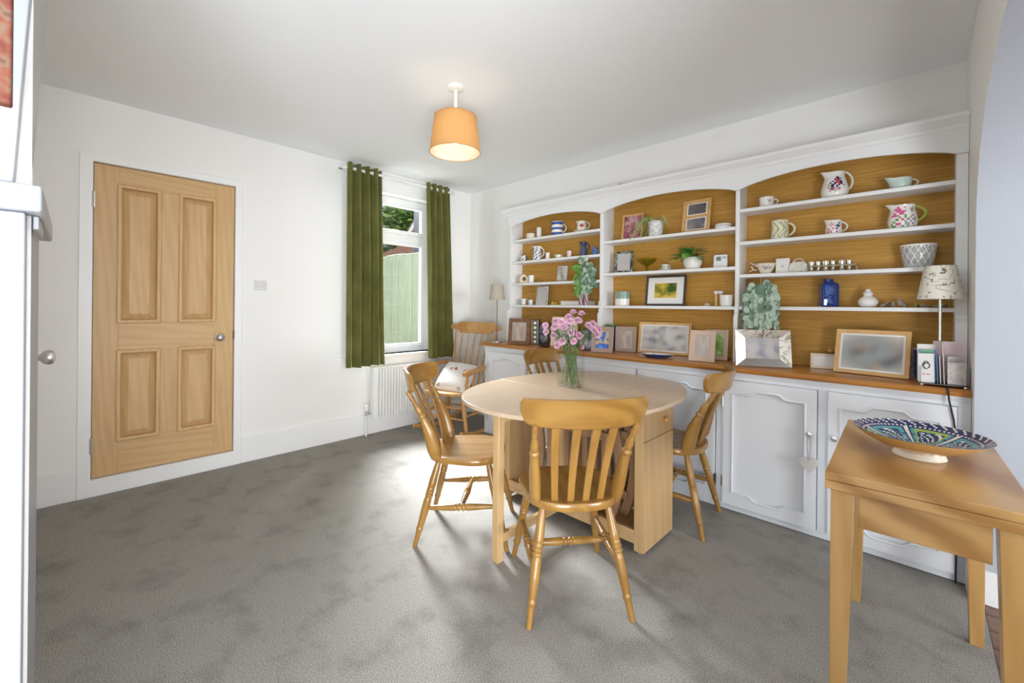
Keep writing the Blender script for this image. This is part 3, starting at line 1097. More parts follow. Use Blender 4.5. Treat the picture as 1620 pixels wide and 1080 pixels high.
def clip_y(poly, y0, y1):
    def half(pl, keep, yc):
        res = []
        for i in range(len(pl)):
            a, b = pl[i], pl[(i + 1) % len(pl)]
            if keep(a[1]):
                res.append(a)
            if keep(a[1]) != keep(b[1]):
                t = (yc - a[1]) / (b[1] - a[1])
                res.append((a[0] + t * (b[0] - a[0]), yc))
        return res
    pl = half(poly, lambda y: y >= y0, y0)
    return half(pl, lambda y: y <= y1, y1)


for nm, y0, y1 in (('leaf', -1, -0.116), ('centre_strip', -0.1155, 0.2195), ('leaf', 0.22, 1)):
    P(nm, G().prism(clip_y(out, y0, y1), TZ - 0.02, TZ, 'xy'), table_m, tb, bevel=0.003)
# end panels, drawer, rails, base
for x0, x1 in ((0.412, 0.457), (-0.49, -0.445)):
    P('end_panel', G().box(x0, x1, -0.115, 0.22, 0.02, TZ - 0.021), tablev_m, tb, bevel=0.003)
P('end_facing', G().box(0.4575, 0.464, -0.113, 0.218, 0.022, 0.5595), tablev_m, tb, bevel=0.001)
dw = P('drawer', G().box(0.4575, 0.464, -0.113, 0.218, 0.564, TZ - 0.024), tablev_m, tb, bevel=0.001)
kg = G().lathe([(0, 0), (0.008, 0), (0.008, 0.008), (0.015, 0.014), (0.017, 0.021), (0.013, 0.028), (0, 0.03)], 20)
kg.xf(Matrix.Translation((0.464, 0.09, 0.638)) @ Matrix.Rotation(PI / 2, 4, 'Y'))
P('knob', kg, rock_m, dw)
P('base_board', G().box(-0.445, 0.412, -0.115, 0.22, 0.055, 0.08), tablev_m, tb, bevel=0.002)
for y in (-0.115, 0.2):
    P('base_rail', G().box(-0.445, 0.412, y, y + 0.02, 0.08, 0.12), tablev_m, tb, bevel=0.002)
    P('top_rail', G().box(-0.445, 0.412, y, y + 0.02, 0.66, TZ - 0.021), tablev_m, tb, bevel=0.002)
for x in (-0.467, 0.434):
    for y in (-0.08, 0.18):
        P('castor', G().lathe([(0, -0.009), (0.016, -0.009), (0.019, -0.005), (0.019, 0.005), (0.016, 0.009), (0, 0.009)], 16).xf(Matrix.Translation((x - 0.005, y, 0.019)) @ Matrix.Rotation(PI / 2, 4, 'X')), offw_m, tb)
# the two gates
for sg, yl, yb in ((-1, -0.62, -0.14), (1, 0.62, 0.245)):
    y0, y1 = (yl, yb) if sg < 0 else (yb, yl)
    gt = P('gate', G().box(-0.047, -0.007, yl - 0.02, yl + 0.02, 0.0, TZ - 0.021), tablev_m, tb, bevel=0.003)
    P('post', G().box(-0.047, -0.007, yb - 0.015, yb + 0.015, 0.085, TZ - 0.03), tablev_m, gt, bevel=0.003)
    for z in (0.085, 0.66):
        P('bar', G().box(-0.04, -0.014, y0 + 0.02, y1 - 0.015, z, z + 0.04), tablev_m, gt, bevel=0.002)
# stowed folding chairs: curved legs, slats and dark rails inside the frame
for i, (y, dx) in enumerate(((-0.035, 0.0), (0.06, 0.03), (0.15, -0.02))):
    fc = T('folding_chair', ['brown folding chair stowed in the table frame, nearest the front', 'brown folding chair stowed in the middle of the table frame', 'brown folding chair stowed in the table frame, nearest the cupboards'][i],
           'chair', (-1.42 + dx, 2.035 + y, 0.082), 0, 'folding chairs stowed in the table')
    for x in (-0.3, 0.24):
        pth = [(x + 0.06 * math.sin(PI * t), 0, 0.002 + 0.55 * t) for t in [k / 10 for k in range(11)]]
        P('leg', G().strip(pth, 0.05, 0.022), stow_m, fc, bevel=0.003)
    for z in (0.1, 0.42, 0.5):
        P('rail', G().box(-0.27, 0.27, -0.032, -0.011, z, z + 0.045), stow_m, fc, bevel=0.003)
    for k in range(7):
        x = -0.19 + k * 0.063
        P('slat', G().box(x, x + 0.034, -0.01, 0.0, 0.12, 0.5), stow_m, fc, bevel=0.002)

# ---------------------------------------------------------------- pine dining chairs
def blend(pairs, n):
    """piecewise linear resampling helper: radius at t"""
    res = []
    for k in range(n + 1):
        t = k / n
        for (a, ra), (b, rb) in zip(pairs, pairs[1:]):
            if a <= t <= b:
                res.append(ra + (rb - ra) * (t - a) / max(b - a, 1e-6))
                break
    return res


LEGR = [(0, .0135), (.12, .0175), (.27, .0205), (.31, .0195), (.318, .016), (.33, .0205), (.345, .0205), (.352, .016), (.365, .021), (.38, .021), (.387, .016), (.4, .0205), (.415, .0205), (.425, .017), (.46, .0195), (.6, .0195), (.78, .0155), (.79, .0185), (.805, .0185), (.815, .0145), (1, .0115)]
STRR = [(0, .0085), (.12, .012), (.3, .0155), (.4, .017), (.43, .017), (.44, .0125), (.46, .0185), (.48, .0185), (.49, .0125), (.51, .0125), (.52, .0185), (.54, .0185), (.56, .0125), (.57, .017), (.7, .0155), (.88, .012), (1, .0085)]
POSTR = [(0, .019), (.1, .0235), (.35, .023), (.55, .019), (.6, .016), (.61, .0205), (.64, .0205), (.65, .012), (.68, .0155), (.74, .0165), (.82, .0115), (.86, .009), (.87, .0125), (.9, .0125), (.91, .0085), (.95, .0125), (1, .009)]


def lerp3(a, b, n):
    return [tuple(a[i] + (b[i] - a[i]) * k / n for i in range(3)) for k in range(n + 1)]


def dining_chair(label):
    t = T('dining_chair', label, 'chair', (0, 0, 0), 0, 'honey pine dining chairs around the table')
    # seat: bell-shaped, lightly dished
    o = []
    for k in range(48):
        a = 2 * PI * k / 48
        c, s_ = math.cos(a), math.sin(a)
        e = 2 / 2.7
        x = 0.213 * math.copysign(abs(c) ** e, c)
        y = 0.203 * math.copysign(abs(s_) ** e, s_)
        x *= 1.0 - 0.09 * max(0, -y / 0.203) - 0.06 * max(0, 1 - abs(y + 0.03) / 0.08)
        o.append((x, y))
    vs, fs = [], []
    rings = [(0.93, .412), (0.985, .416), (1.0, .425), (1.0, .438), (0.98, .447), (0.93, .449), (0.75, .443), (0.45, .439)]
    for sc, z in rings:
        vs += [(p[0] * sc, p[1] * sc, z) for p in o]
    n = 48
    for r_ in range(len(rings) - 1):
        for k in range(n):
            j = (k + 1) % n
            fs.append((r_ * n + k, r_ * n + j, (r_ + 1) * n + j, (r_ + 1) * n + k))
    fs.append(tuple(range(n - 1, -1, -1)))
    fs.append(tuple((len(rings) - 1) * n + k for k in range(n)))
    P('seat', G().add(vs, fs), seat_m, t, smooth=50)
    legs = {}
    for sx in (-1, 1):
        for sy in (-1, 1):
            top = (sx * (0.145 if sy > 0 else 0.135), sy * 0.13, 0.413)
            ft = (sx * (0.208 if sy > 0 else 0.203), sy * 0.234, 0.0)
            legs[sx, sy] = (top, ft)
            P('leg', G().tube(lerp3(top, ft, 80), blend(LEGR, 80), 12), chair_m, t, smooth=50)
    mids = []
    for sx in (-1, 1):
        a = [legs[sx, 1][0][i] + (legs[sx, 1][1][i] - legs[sx, 1][0][i]) * 0.50 for i in range(3)]
        b = [legs[sx, -1][0][i] + (legs[sx, -1][1][i] - legs[sx, -1][0][i]) * 0.56 for i in range(3)]
        P('side_stretcher', G().tube(lerp3(a, b, 80), blend(STRR, 80), 10), chair_m, t, smooth=50)
        mids.append([(a[i] + b[i]) / 2 for i in range(3)])
    P('cross_stretcher', G().tube(lerp3(mids[0], mids[1], 80), blend(STRR, 80), 10), chair_m, t, smooth=50)
    for sx in (-1, 1):
        pa = []
        for k in range(51):
            u = k / 50
            pa.append((sx * (0.165 + 0.03 * u), -0.128 - 0.05 * u - 0.105 * u ** 0.7 + 0.03 * math.sin(PI * u), 0.436 + 0.345 * u))
        P('back_post', G().tube(pa, blend(POSTR, 50), 12, sx=blend([(0, 1.25), (.12, 1.5), (.4, 1.35), (.6, 1.0), (1, 1.0)], 50), up=(1, 0, 0)), chair_m, t, smooth=50)
    for k in range(4):
        q = (k - 1.5) / 1.5
        pa = []
        for i in range(9):
            u = i / 8
            pa.append((q * (0.092 + 0.022 * u), -0.168 + 0.012 * q * q - (0.135 - 0.022 * q * q) * u + 0.012 * math.sin(PI * u), 0.438 + 0.345 * u))
        P('slat', G().strip(pa, [0.028 + 0.004 * i / 8 for i in range(9)], 0.011), chair_m, t, bevel=0.003)
    # crest rail: bowed in plan, rounded ends
    vs, fs = [], []
    N = 40
    for k in range(N + 1):
        u = -1 + 2 * k / N
        au = abs(u)
        x = 0.247 * u
        y0 = -0.322 + 0.08 * u * u
        zt = 0.884 - 0.006 * u * u
        zb = 0.772 + 0.012 * max(0, (au - .6) / .4) ** 2
        if au > .95:                # small radius on the upper corners
            q = (au - .95) / .05
            zt -= 0.02 * (1 - math.sqrt(max(0, 1 - q * q)))
        if au > .84:                # broad sweep on the lower corners
            q = (au - .84) / .16
            zb += 0.05 * (1 - math.sqrt(max(0, 1 - q * q)))
        th = 0.0105
        for z, d in ((zb, -th * 0.6), (zb + .005, -th), (zt - .006, -th), (zt, -th * .45), (zt, th * .45), (zt - .006, th), (zb + .005, th), (zb, th * 0.6)):
            vs.append((x, y0 + d - (z - 0.82) * 0.22, z))
    m_ = 8
    for k in range(N):
        for i in range(m_):
            j = (i + 1) % m_
            fs.append((k * m_ + i, k * m_ + j, (k + 1) * m_ + j, (k + 1) * m_ + i))
    fs.append(tuple(range(m_)))
    fs.append(tuple(N * m_ + i for i in range(m_ - 1, -1, -1)))
    P('crest_rail', G().add(vs, fs), crest_m, t, smooth=28)
    return t


def face(o, x, y, fx, fy):
    o.location = (x, y, 0)
    o.rotation_euler = (0, 0, math.atan2(-fx, fy))


ch = dining_chair('honey pine slat back chair seen from behind in front of the table')
face(ch, -1.099, 1.508, -0.765, 0.644)
for lb, x, y, fx, fy in (('honey pine slat back chair at the end of the table nearest the oak door', -1.775, 1.51, 0.765, 0.644),
                         ('honey pine slat back chair beside the drawer end of the table by the white cupboards', -1.055, 2.46, -1, -0.12),
                         ('honey pine slat back chair on the far side of the table behind the flower vase', -1.835, 2.55, 1, -0.13)):
    c2 = copy_tree(ch)
    c2['label'] = lb
    face(c2, x, y, fx, fy)

# ---------------------------------------------------------------- rocking chair in the corner
rc = T('rocking_chair', 'beech spindle back rocking chair in the corner under the window', 'chair', (-3.245, 2.61, 0), math.radians(15))
# local -y is the front
for sx in (-1, 1):
    pa = []
    for k in range(25):
        u = -1 + 2 * k / 24
        pa.append((sx * (0.262 - 0.012 * u), 0.09 + 0.40 * u, 0.018 + 0.062 * u * u + 0.012 * max(0, -u - .8)))
    P('rocker', G().strip(pa, [0.026] * 25, 0.036), rock_m, rc, bevel=0.004)
    for sy, tp, zf in ((-1, -0.2, 0.027), (1, 0.14, 0.037)):
        top = (sx * 0.21, tp, 0.385)
        ft = (sx * 0.262, tp + (0.0 if sy < 0 else 0.07), zf)
        P('leg', G().tube(lerp3(top, ft, 40), blend([(0, .014), (.15, .02), (.3, .015), (.36, .022), (.5, .023), (.62, .015), (.68, .02), (.85, .018), (1, .013)], 40), 10), rock_m, rc, smooth=50)
    P('side_stretcher', G().tube(lerp3((sx * .237, -.2, .2), (sx * .237, .175, .2), 20), blend([(0, .008), (.5, .014), (1, .008)], 20), 8), rock_m, rc, smooth=50)
    # arm and its spindles
    pa = [(sx * (0.272 - 0.018 * u + 0.02 * math.sin(PI * u)), -0.27 + 0.46 * u, 0.60 + 0.035 * u) for u in [k / 12 for k in range(13)]]
    P('arm', G().tube(pa, blend([(0, .02), (.04, .028), (.16, .03), (.3, .024), (1, .019)], 12), 10, sx=1.0), rock_m, rc, smooth=50)
    for k, ay in enumerate((-0.2, -0.09, 0.02)):
        P('arm_spindle', G().tube(lerp3((sx * .232, ay * 0.9, .41), (sx * .268, ay, .6), 16), blend([(0, .009), (.4, .016 if k == 0 else .01), (1, .008)], 16), 8), rock_m, rc, smooth=50)
for y, z in ((-0.2, 0.17), (-0.2, 0.27), (0.16, 0.2)):
    P('cross_stretcher', G().tube(lerp3((-.24, y, z), (.24, y, z), 20), blend([(0, .008), (.5, .015), (1, .008)], 20), 8), rock_m, rc, smooth=50)
o = []
for k in range(40):
    a = 2 * PI * k / 40
    c, s_ = math.cos(a), math.sin(a)
    o.append((0.262 * math.copysign(abs(c) ** .6, c), -0.03 + 0.245 * math.copysign(abs(s_) ** .6, s_)))
P('seat', G().prism(o, 0.385, 0.415, 'xy'), rock_m, rc, bevel=0.01)
for k in range(7):
    q = (k - 3) / 3
    thick = 0.011 if abs(q) > .9 else 0.0075
    pa = lerp3((q * 0.2, 0.16, 0.41), (q * 0.25, 0.33, 0.965), 14)
    P('spindle', G().tube(pa, blend([(0, thick), (.35, thick * 1.35), (1, thick * .8)], 14), 8), rock_m, rc, smooth=50)
pts = []
for k in range(41):
    u = -1 + 2 * k / 40
    au = abs(u)
    z = 1.045 if au < .62 else (1.045 - 0.03 * (1 - math.cos(PI * min(1, (au - .62) / .1))) / 2)
    if au > .9:
        z = 0.985 + (z - 0.985) * math.sqrt(max(0, 1 - ((au - .9) / .1) ** 2))
    pts.append((0.33 * u, z))
for k in range(40, -1, -1):
    u = -1 + 2 * k / 40
    au = abs(u)
    z = 0.925 if au < .58 else (0.925 + 0.04 * (1 - math.cos(PI * min(1, (au - .58) / .1))) / 2)
    if au > .9:
        z = 0.985 - (0.985 - z) * math.sqrt(max(0, 1 - ((au - .9) / .1) ** 2))
    if 0 < k < 40:
        pts.append((0.33 * u, z))
cg = G().prism(pts, 0.325, 0.347, 'xz')
cg.v = [(p[0], p[1] - 0.06 * (p[0] / .33) ** 2 + 0.02 + (p[2] - 0.985) * 0.2, p[2]) for p in cg.v]
P('crest_rail', cg, rock_m, rc, bevel=0.005)
# cushion on it
vs, fs = [], []
N = 14
for sgn in (-1, 1):
    for i in range(N + 1):
        for j in range(N + 1):
            u, v = -1 + 2 * i / N, -1 + 2 * j / N
            h = 0.065 * (max(0, (1 - u ** 4)) * max(0, (1 - v ** 4))) ** 0.5
            pin = 1 - 0.07 * (u * u * (1 - v * v) + 0) 
            pin2 = 1 - 0.07 * (v * v * (1 - u * u))
            vs.append((0.185 * u * pin2, 0.165 * v * pin, sgn * h))
for sgn in (0, 1):
    b0 = sgn * (N + 1) ** 2
    for i in range(N):
        for j in range(N):
            q = [b0 + i * (N + 1) + j, b0 + (i + 1) * (N + 1) + j, b0 + (i + 1) * (N + 1) + j + 1, b0 + i * (N + 1) + j + 1]
            fs.append(tuple(q if sgn else q[::-1]))
cu = P('cushion', G().add(vs, fs), cushion_m, smooth=80)
cu.location = (-3.19, 2.56, 0.527)
cu.rotation_euler = (math.radians(44), math.radians(3), math.radians(16))
tag(cu, 'white floral cushion leaning on the rocking chair seat', 'cushion')

# ---------------------------------------------------------------- folding side table, bottom right
st = T('side_table', 'golden beech folding card table in the near right corner', 'table', (0.0, 1.93, 0), math.radians(1.5))
TW, TL = 0.405, 0.785
for nm, z0, z1 in (('lower_leaf', 0.695, 0.7195), ('upper_leaf', 0.7205, 0.745)):
    P(nm, G().box(-TW / 2, TW / 2, -TL / 2, TL / 2, z0, z1), side_m, st, bevel=0.002)
for x in (-TW / 2 + 0.02, TW / 2 - 0.04):
    P('apron', G().box(x, x + 0.02, -TL / 2 + 0.07, TL / 2 - 0.07, 0.595, 0.695), side_m, st, bevel=0.0015)
for y in (-TL / 2 + 0.025, TL / 2 - 0.045):
    P('apron', G().box(-TW / 2 + 0.075, TW / 2 - 0.075, y, y + 0.02, 0.595, 0.695), side_m, st, bevel=0.0015)
for sx in (-1, 1):
    for sy in (-1, 1):
        xo, yo = sx * (TW / 2 - 0.012), sy * (TL / 2 - 0.012)
        tw, bw = 0.055, 0.036
        xi, yi = xo - sx * tw, yo - sy * tw
        xb, yb = xo - sx * bw, yo - sy * bw
        vs = [(xo, yo, 0.695), (xi, yo, 0.695), (xi, yi, 0.695), (xo, yi, 0.695), (xo, yo, 0), (xb, yo, 0), (xb, yb, 0), (xo, yb, 0)]
        P('leg', G().add(vs, [(0, 1, 2, 3), (7, 6, 5, 4), (0, 4, 5, 1), (1, 5, 6, 2), (2, 6, 7, 3), (3, 7, 4, 0)]), sidev_m, st, bevel=0.002)
for y in (-0.2, 0.2):
    P('hinge', G().box(TW / 2 - 0.002, TW / 2 + 0.001, y, y + 0.05, 0.705, 0.735), gold_m, st)
# painted bowl
def bowl_fn(a, z, i):
    if i < 6:
        return 2 if i < 3 else 1                  # ivory foot, honey outside
    r_ = i - 6                                    # inside rows from the rim down
    s_ = int(a / (2 * PI) * 144)
    if r_ < 1 or r_ in (4,):
        return 0
    if r_ < 4:
        return 2 if (s_ + r_) % 4 == 0 else 0     # barred border
    if r_ == 5:
        return 2 if s_ % 2 else 0
    k = int(a / (2 * PI) * 6 + .25) % 2
    sec = (a / (2 * PI) * 6 + .25) % 1.0
    d = abs(sec - .5) * 2
    if d > .95:
        return 2
    if d > .86:
        return 0
    if d > .8:
        return 3 if k else 2
    if d > .68 or r_ > 21:
        return 4 if r_ % 6 else 0
    if r_ == 6 or r_ == 21:
        return 0
    if d > .58 or r_ in (7, 8, 20):
        return 6 if k else 4
    return 2 if (s_ * 3 + r_ * 5 + (s_ * r_) // 7) % 4 == 0 else (0 if (s_ + r_) % 5 else 4)


prof = [(0, 0), (0.062, 0), (0.066, 0.004), (0.06, 0.02), (0.10, 0.036), (0.14, 0.058), (0.166, 0.079)]
inner = [(0.165 - 0.165 * (k / 28), 0.0) for k in range(29)]
inner = [(r_, 0.025 + 0.055 * (r_ / 0.165) ** 1.6) for r_, _ in inner]
bw = P('painted_bowl', G().lathe(prof + inner, 144, fn=bowl_fn), [navy_m, tan_m, offw_m, yellow_m, teal_m, grey_m, lime_m], smooth=40, loc=(0.006, 1.90, 0.7453))
tag(bw, 'shallow footed pottery bowl painted blue, teal and yellow on the card table', 'bowl')

# ---------------------------------------------------------------- radiator
ra = T('radiator', 'white ribbed panel radiator under the window', 'radiator', (LW, 1.935, 0))
g = G()
RL = 0.86
zz0, zz1 = 0.165, 0.632
sec = []
nrib = 26
for k in range(nrib):
    y = 0.03 + (RL - 0.06) * k / nrib
    s_ = (RL - 0.06) / nrib
    sec += [(0.098, y), (0.098, y + s_ * .6), (0.062, y + s_ * .66), (0.062, y + s_ * .94)]
poly = [(0.05, 0.007)] + [(0.098, 0.007)] + sec + [(0.098, RL - 0.029), (0.098, RL - 0.007), (0.05, RL - 0.007)]
P('ribbed_panel', G().prism(poly, zz0, zz1 - 0.012, 'xy'), rad_m, ra, smooth=20)
P('top_grille', G().box(0.03, 0.092, 0.002, RL - 0.002, zz1 - 0.012, zz1), rad_m, ra, bevel=0.003)
P('back_panel', G().box(0.03, 0.045, 0.005, RL - 0.005, zz0, zz1 - 0.012), rad_m, ra)
for y in (0.0, RL - 0.006):
    P('side_panel', G().box(0.03, 0.097, y, y + 0.006, zz0, zz1), rad_m, ra, bevel=0.002)
for y in (0.15, RL - 0.15):
    P('bracket', G().box(0.001, 0.03, y - 0.015, y + 0.015, 0.22, 0.58), rad_m, ra)
g = G().tube([(0.06, 0.0, 0.205), (0.06, -0.05, 0.205)], 0.009, 10).tube([(0.06, -0.05, 0.235), (0.06, -0.05, 0.19)], 0.013, 12)
vl = P('valve', g, silver_m, ra, label='chrome valve body')
P('thermostat_head', G().lathe([(0, 0), (0.017, 0), (0.021, 0.01), (0.021, 0.05), (0.018, 0.064), (0, 0.066)], 18, (0.06, -0.05, 0.235)), white_m, vl, label='white thermostatic valve head')
P('pipe', G().tube([(0.06, -0.05, 0.19), (0.06, -0.05, 0.0)], 0.0075, 10), white_m, ra)
P('pipe', G().tube([(0.02, -0.025, 0.25), (0.02, -0.025, 0.62)], 0.005, 8), white_m, ra)

# ---------------------------------------------------------------- curtains and pole
po = T('curtain_pole', 'thin white metal curtain pole over the window', 'curtain pole', (LW, 1.65, 2.425))
P('pole', G().tube([(0.095, 0.0, 0), (0.095, 1.17, 0.0)], 0.0125, 14), pole_m, po)
for y in (-0.012, 1.182):
    P('finial', G().lathe([(0, -0.016), (0.017, -0.016), (0.019, 0), (0.017, 0.016), (0, 0.016)], 16).xf(Matrix.Translation((0.095, y, 0)) @ Matrix.Rotation(PI / 2, 4, 'X')), pole_m, po)
for y in (0.02, 1.145):
    P('bracket', G().tube([(0.0, y, 0.0), (0.095, y, 0.0)], 0.009, 10).lathe([(0, 0), (0.022, 0), (0.022, 0.008), (0, 0.008)], 16).xf(Matrix.Identity(4)), pole_m, po)


def curtain(y0, y1, yb0, yb1, nf, label, seed, zb):
    rnd = random.Random(seed)
    t = T('curtain', label, 'curtain', (LW + 0.1, 0, 0), 0, 'olive velvet curtains at the window')
    vs, fs = [], []
    nu, nv = nf * 18, 34
    ztop = 2.468
    # irregular fold widths
    ws = [rnd.uniform(.7, 1.35) for _ in range(nf)]
    cum = [0]
    for q in ws:
        cum.append(cum[-1] + q / sum(ws))
    am = [rnd.uniform(.75, 1.25) for _ in range(nf + 1)]
    for j in range(nv + 1):
        v = j / nv
        z = ztop + (zb - ztop) * v
        for i in range(nu + 1):
            u = i / nu
            k = min(int(u * nf), nf - 1)
            fr_ = u * nf - k
            un = u * (1 - v * .8) + (cum[k] + (cum[k + 1] - cum[k]) * fr_) * v * .8 if v > 0 else u
            a = (0.034 + 0.016 * min(1, v * 2.5)) * (1 + (am[k] * (1 - fr_) + am[k + 1] * fr_ - 1) * min(1, v * 2))
            ya, yz = y0 + (yb0 - y0) * v, y1 + (yb1 - y1) * v
            y = ya + (yz - ya) * un + 0.010 * v * math.sin(4 * PI * nf * u)
            x = a * math.sin(2 * PI * nf * u) + 0.010 * v * math.sin(5 * u + seed)
            vs.append((x, y, z + 0.004 * math.sin(9 * u + seed) * v))
    for j in range(nv):
        for i in range(nu):
            q = j * (nu + 1) + i
            fs.append((q, q + 1, q + nu + 2, q + nu + 1))
    c = P('cloth', G().add(vs, fs), curtain_m, t, smooth=180)
    s_ = c.modifiers.new('thick', 'SOLIDIFY')
    s_.thickness = 0.004
    for k in range(nf * 2):
        u = (k + .5) / (nf * 2) if False else k / (nf * 2) + 1 / (nf * 4) - 1 / (nf * 4)
        y = y0 + (y1 - y0) * (k / (nf * 2))
        if k == 0:
            y += 0.022
            M = Matrix.Translation((0.012, y, 2.425)) @ Matrix.Rotation(PI / 2, 4, 'Y') @ Matrix.Rotation(0.35, 4, 'X')
        else:
            M = Matrix.Translation((0.0, y, 2.425)) @ Matrix.Rotation(PI / 2, 4, 'X') @ Matrix.Rotation(0.6 * (-1) ** k, 4, 'Y')
        g = G().tube([(0.022 * math.cos(2 * PI * q / 20), 0.022 * math.sin(2 * PI * q / 20), 0) for q in range(20)], 0.0055, 8, closed=True)
        P('eyelet', g.xf(M), steel_m, t)
    return t


curtain(1.665, 1.995, 1.665, 2.045, 4, 'olive green velvet curtain nearer the oak door', 1.3, 0.655)
curtain(2.492, 2.79, 2.535, 2.86, 4, 'olive green velvet curtain nearer the corner', 2.1, 0.668)

# ---------------------------------------------------------------- pendant lamp
pe = T('pendant_lamp', 'lit orange linen drum pendant hanging from the ceiling', 'lamp', (-1.965, 1.55, CH))
P('ceiling_rose', G().lathe([(0, -0.022), (0.03, -0.022), (0.048, -0.012), (0.05, 0.0), (0, 0)], 28), white_m, pe)
P('stem', G().tube([(0, 0, -0.02), (0, 0, -0.235)], [0.011, 0.011], 14).lathe([(0, -0.235), (0.02, -0.235), (0.02, -0.19), (0.014, -0.185), (0, -0.185)], 16), white_m, pe)
n = 48
z0, z1, r0, r1 = -0.385, -0.178, 0.148, 0.122
sh = P('shade', G().lathe([(r0, z0), (r1, z1)], n), shade_m, pe, smooth=60)
P('lining', G().lathe([(r0 - .003, z0 + .001), (r1 - .003, z1 - .001)], n), shadein_m, sh, smooth=60)
for r_, z in ((r0, z0), (r1, z1)):
    P('rim', G().tube([(r_ * math.cos(2 * PI * k / n), r_ * math.sin(2 * PI * k / n), z) for k in range(n)], 0.0028, 6, closed=True), shade_m, sh)
g = G()
for k in range(3):
    a = 2 * PI * k / 3
    g.tube([(0.018 * math.cos(a), 0.018 * math.sin(a), -0.2), (r1 * math.cos(a), r1 * math.sin(a), z1)], 0.002, 6)
P('spider', g, white_m, pe)
P('bulb', G().lathe([(0, -0.335), (0.018, -0.33), (0.03, -0.312), (0.03, -0.292), (0.018, -0.262), (0.013, -0.236), (0, -0.236)], 20), bulb_m, pe)
pl = bpy.data.lights.new('pendant_bulb', 'POINT')
pl.energy = 24
pl.color = (1, 0.84, 0.62)
pl.shadow_soft_size = 0.03
plo = bpy.data.objects.new('pendant_bulb', pl)
COL.objects.link(plo)
plo.location = (-1.965, 1.55, CH - 0.30)

# wall switch
sk = T('wall_socket', 'white double plate on the wall between the door and the curtain', 'socket', (LW, 1.02, 1.36))
P('plate', G().box(0, 0.009, -0.043, 0.043, -0.037, 0.037), plate_m, sk, bevel=0.003)
for y in (-0.02, 0.02):
    P('rocker', G().box(0.009, 0.013, y - 0.009, y + 0.009, -0.013, 0.013), plate_m, sk, bevel=0.002)
    P('screw', G().lathe([(0, 0.009), (0.003, 0.009), (0.003, 0.0102), (0, 0.0102)], 10).xf(Matrix.Translation((0, y * 1.6, 0)) @ Matrix.Rotation(PI / 2, 4, 'Y')), steel_m, sk)

# near-left mantel and what stands over it
mt = T('mantelpiece', 'white mantel shelf and post at the near left edge', 'mantelpiece', (0, 0, 0))
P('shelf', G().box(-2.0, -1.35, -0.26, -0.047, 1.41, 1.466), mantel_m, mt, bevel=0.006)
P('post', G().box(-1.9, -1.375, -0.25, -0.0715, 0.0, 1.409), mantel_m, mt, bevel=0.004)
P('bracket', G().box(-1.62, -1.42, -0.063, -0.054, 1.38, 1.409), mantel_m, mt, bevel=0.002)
pi_ = T('framed_picture', 'white framed picture tilting out from the wall over the mantel', 'picture', (-1.384, -0.0895, 1.4675))
M = Matrix.Rotation(-0.052, 4, 'X')
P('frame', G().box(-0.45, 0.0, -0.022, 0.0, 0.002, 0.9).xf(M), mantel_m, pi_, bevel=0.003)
P('print', G().box(-0.40, -0.05, 0.0, 0.001, 0.06, 0.84).xf(M), silverphoto_m, pi_)
wh = P('woven_hanging', G().box(-1.23, -1.2, -0.125, -0.0805, 1.58, CH - 0.001), ramp_noise('red_weave', [(0.3, (0.13, 0.03, 0.03)), (0.5, (0.22, 0.08, 0.05)), (0.6, (0.2, 0.13, 0.09)), (0.75, (0.1, 0.02, 0.02))], 30, 0.9), bevel=0.004)  # woven hanging, carried up to the ceiling so it has support
tag(wh, 'red and brown woven textile hanging at the top left edge', 'textile')

# ---------------------------------------------------------------- crockery and ornaments
def wall_in(prof, t, zfloor):
    """inner skin for an outside profile, from the rim down to a pole on the inner floor"""
    inn = [(max(r - t, 0.001), z) for r, z in reversed(prof) if z > zfloor]
    return inn + [(0, zfloor)]


def dense(prof, n):
    L = [0]
    for a, b in zip(prof, prof[1:]):
        L.append(L[-1] + math.hypot(b[0] - a[0], b[1] - a[1]))
    res = []
    for k in range(n + 1):
        d = L[-1] * k / n
        for i in range(len(L) - 1):
            if d <= L[i + 1] + 1e-9:
                t = (d - L[i]) / max(L[i + 1] - L[i], 1e-9)
                res.append((prof[i][0] + t * (prof[i + 1][0] - prof[i][0]), prof[i][1] + t * (prof[i + 1][1] - prof[i][1])))
                break
    return res


def smoothp(prof, it=2):
    for _ in range(it):
        q = [prof[0]]
        for a, b in zip(prof, prof[1:]):
            q += [(a[0] * .75 + b[0] * .25, a[1] * .75 + b[1] * .25), (a[0] * .25 + b[0] * .75, a[1] * .25 + b[1] * .75)]
        prof = q + [prof[-1]]
    return prof


def motif(rows, cang, span, z0, z1, key, rev=False):
    """paint a little pixel motif on the side of a turned pot, centred at angle cang"""
    H_, W_ = len(rows), len(rows[0])

    def f(a, z, i):
        d = (a - cang + PI) % (2 * PI) - PI
        u = 0.5 + d / span
        v = (z1 - z) / (z1 - z0)
        if 0 <= u < 1 and 0 <= v < 1:
            return key.get(rows[int(v * H_)][int(u * W_)], 0)
        return 0
    return f


def view_ang(x, y):
    return math.atan2(-y, -x)


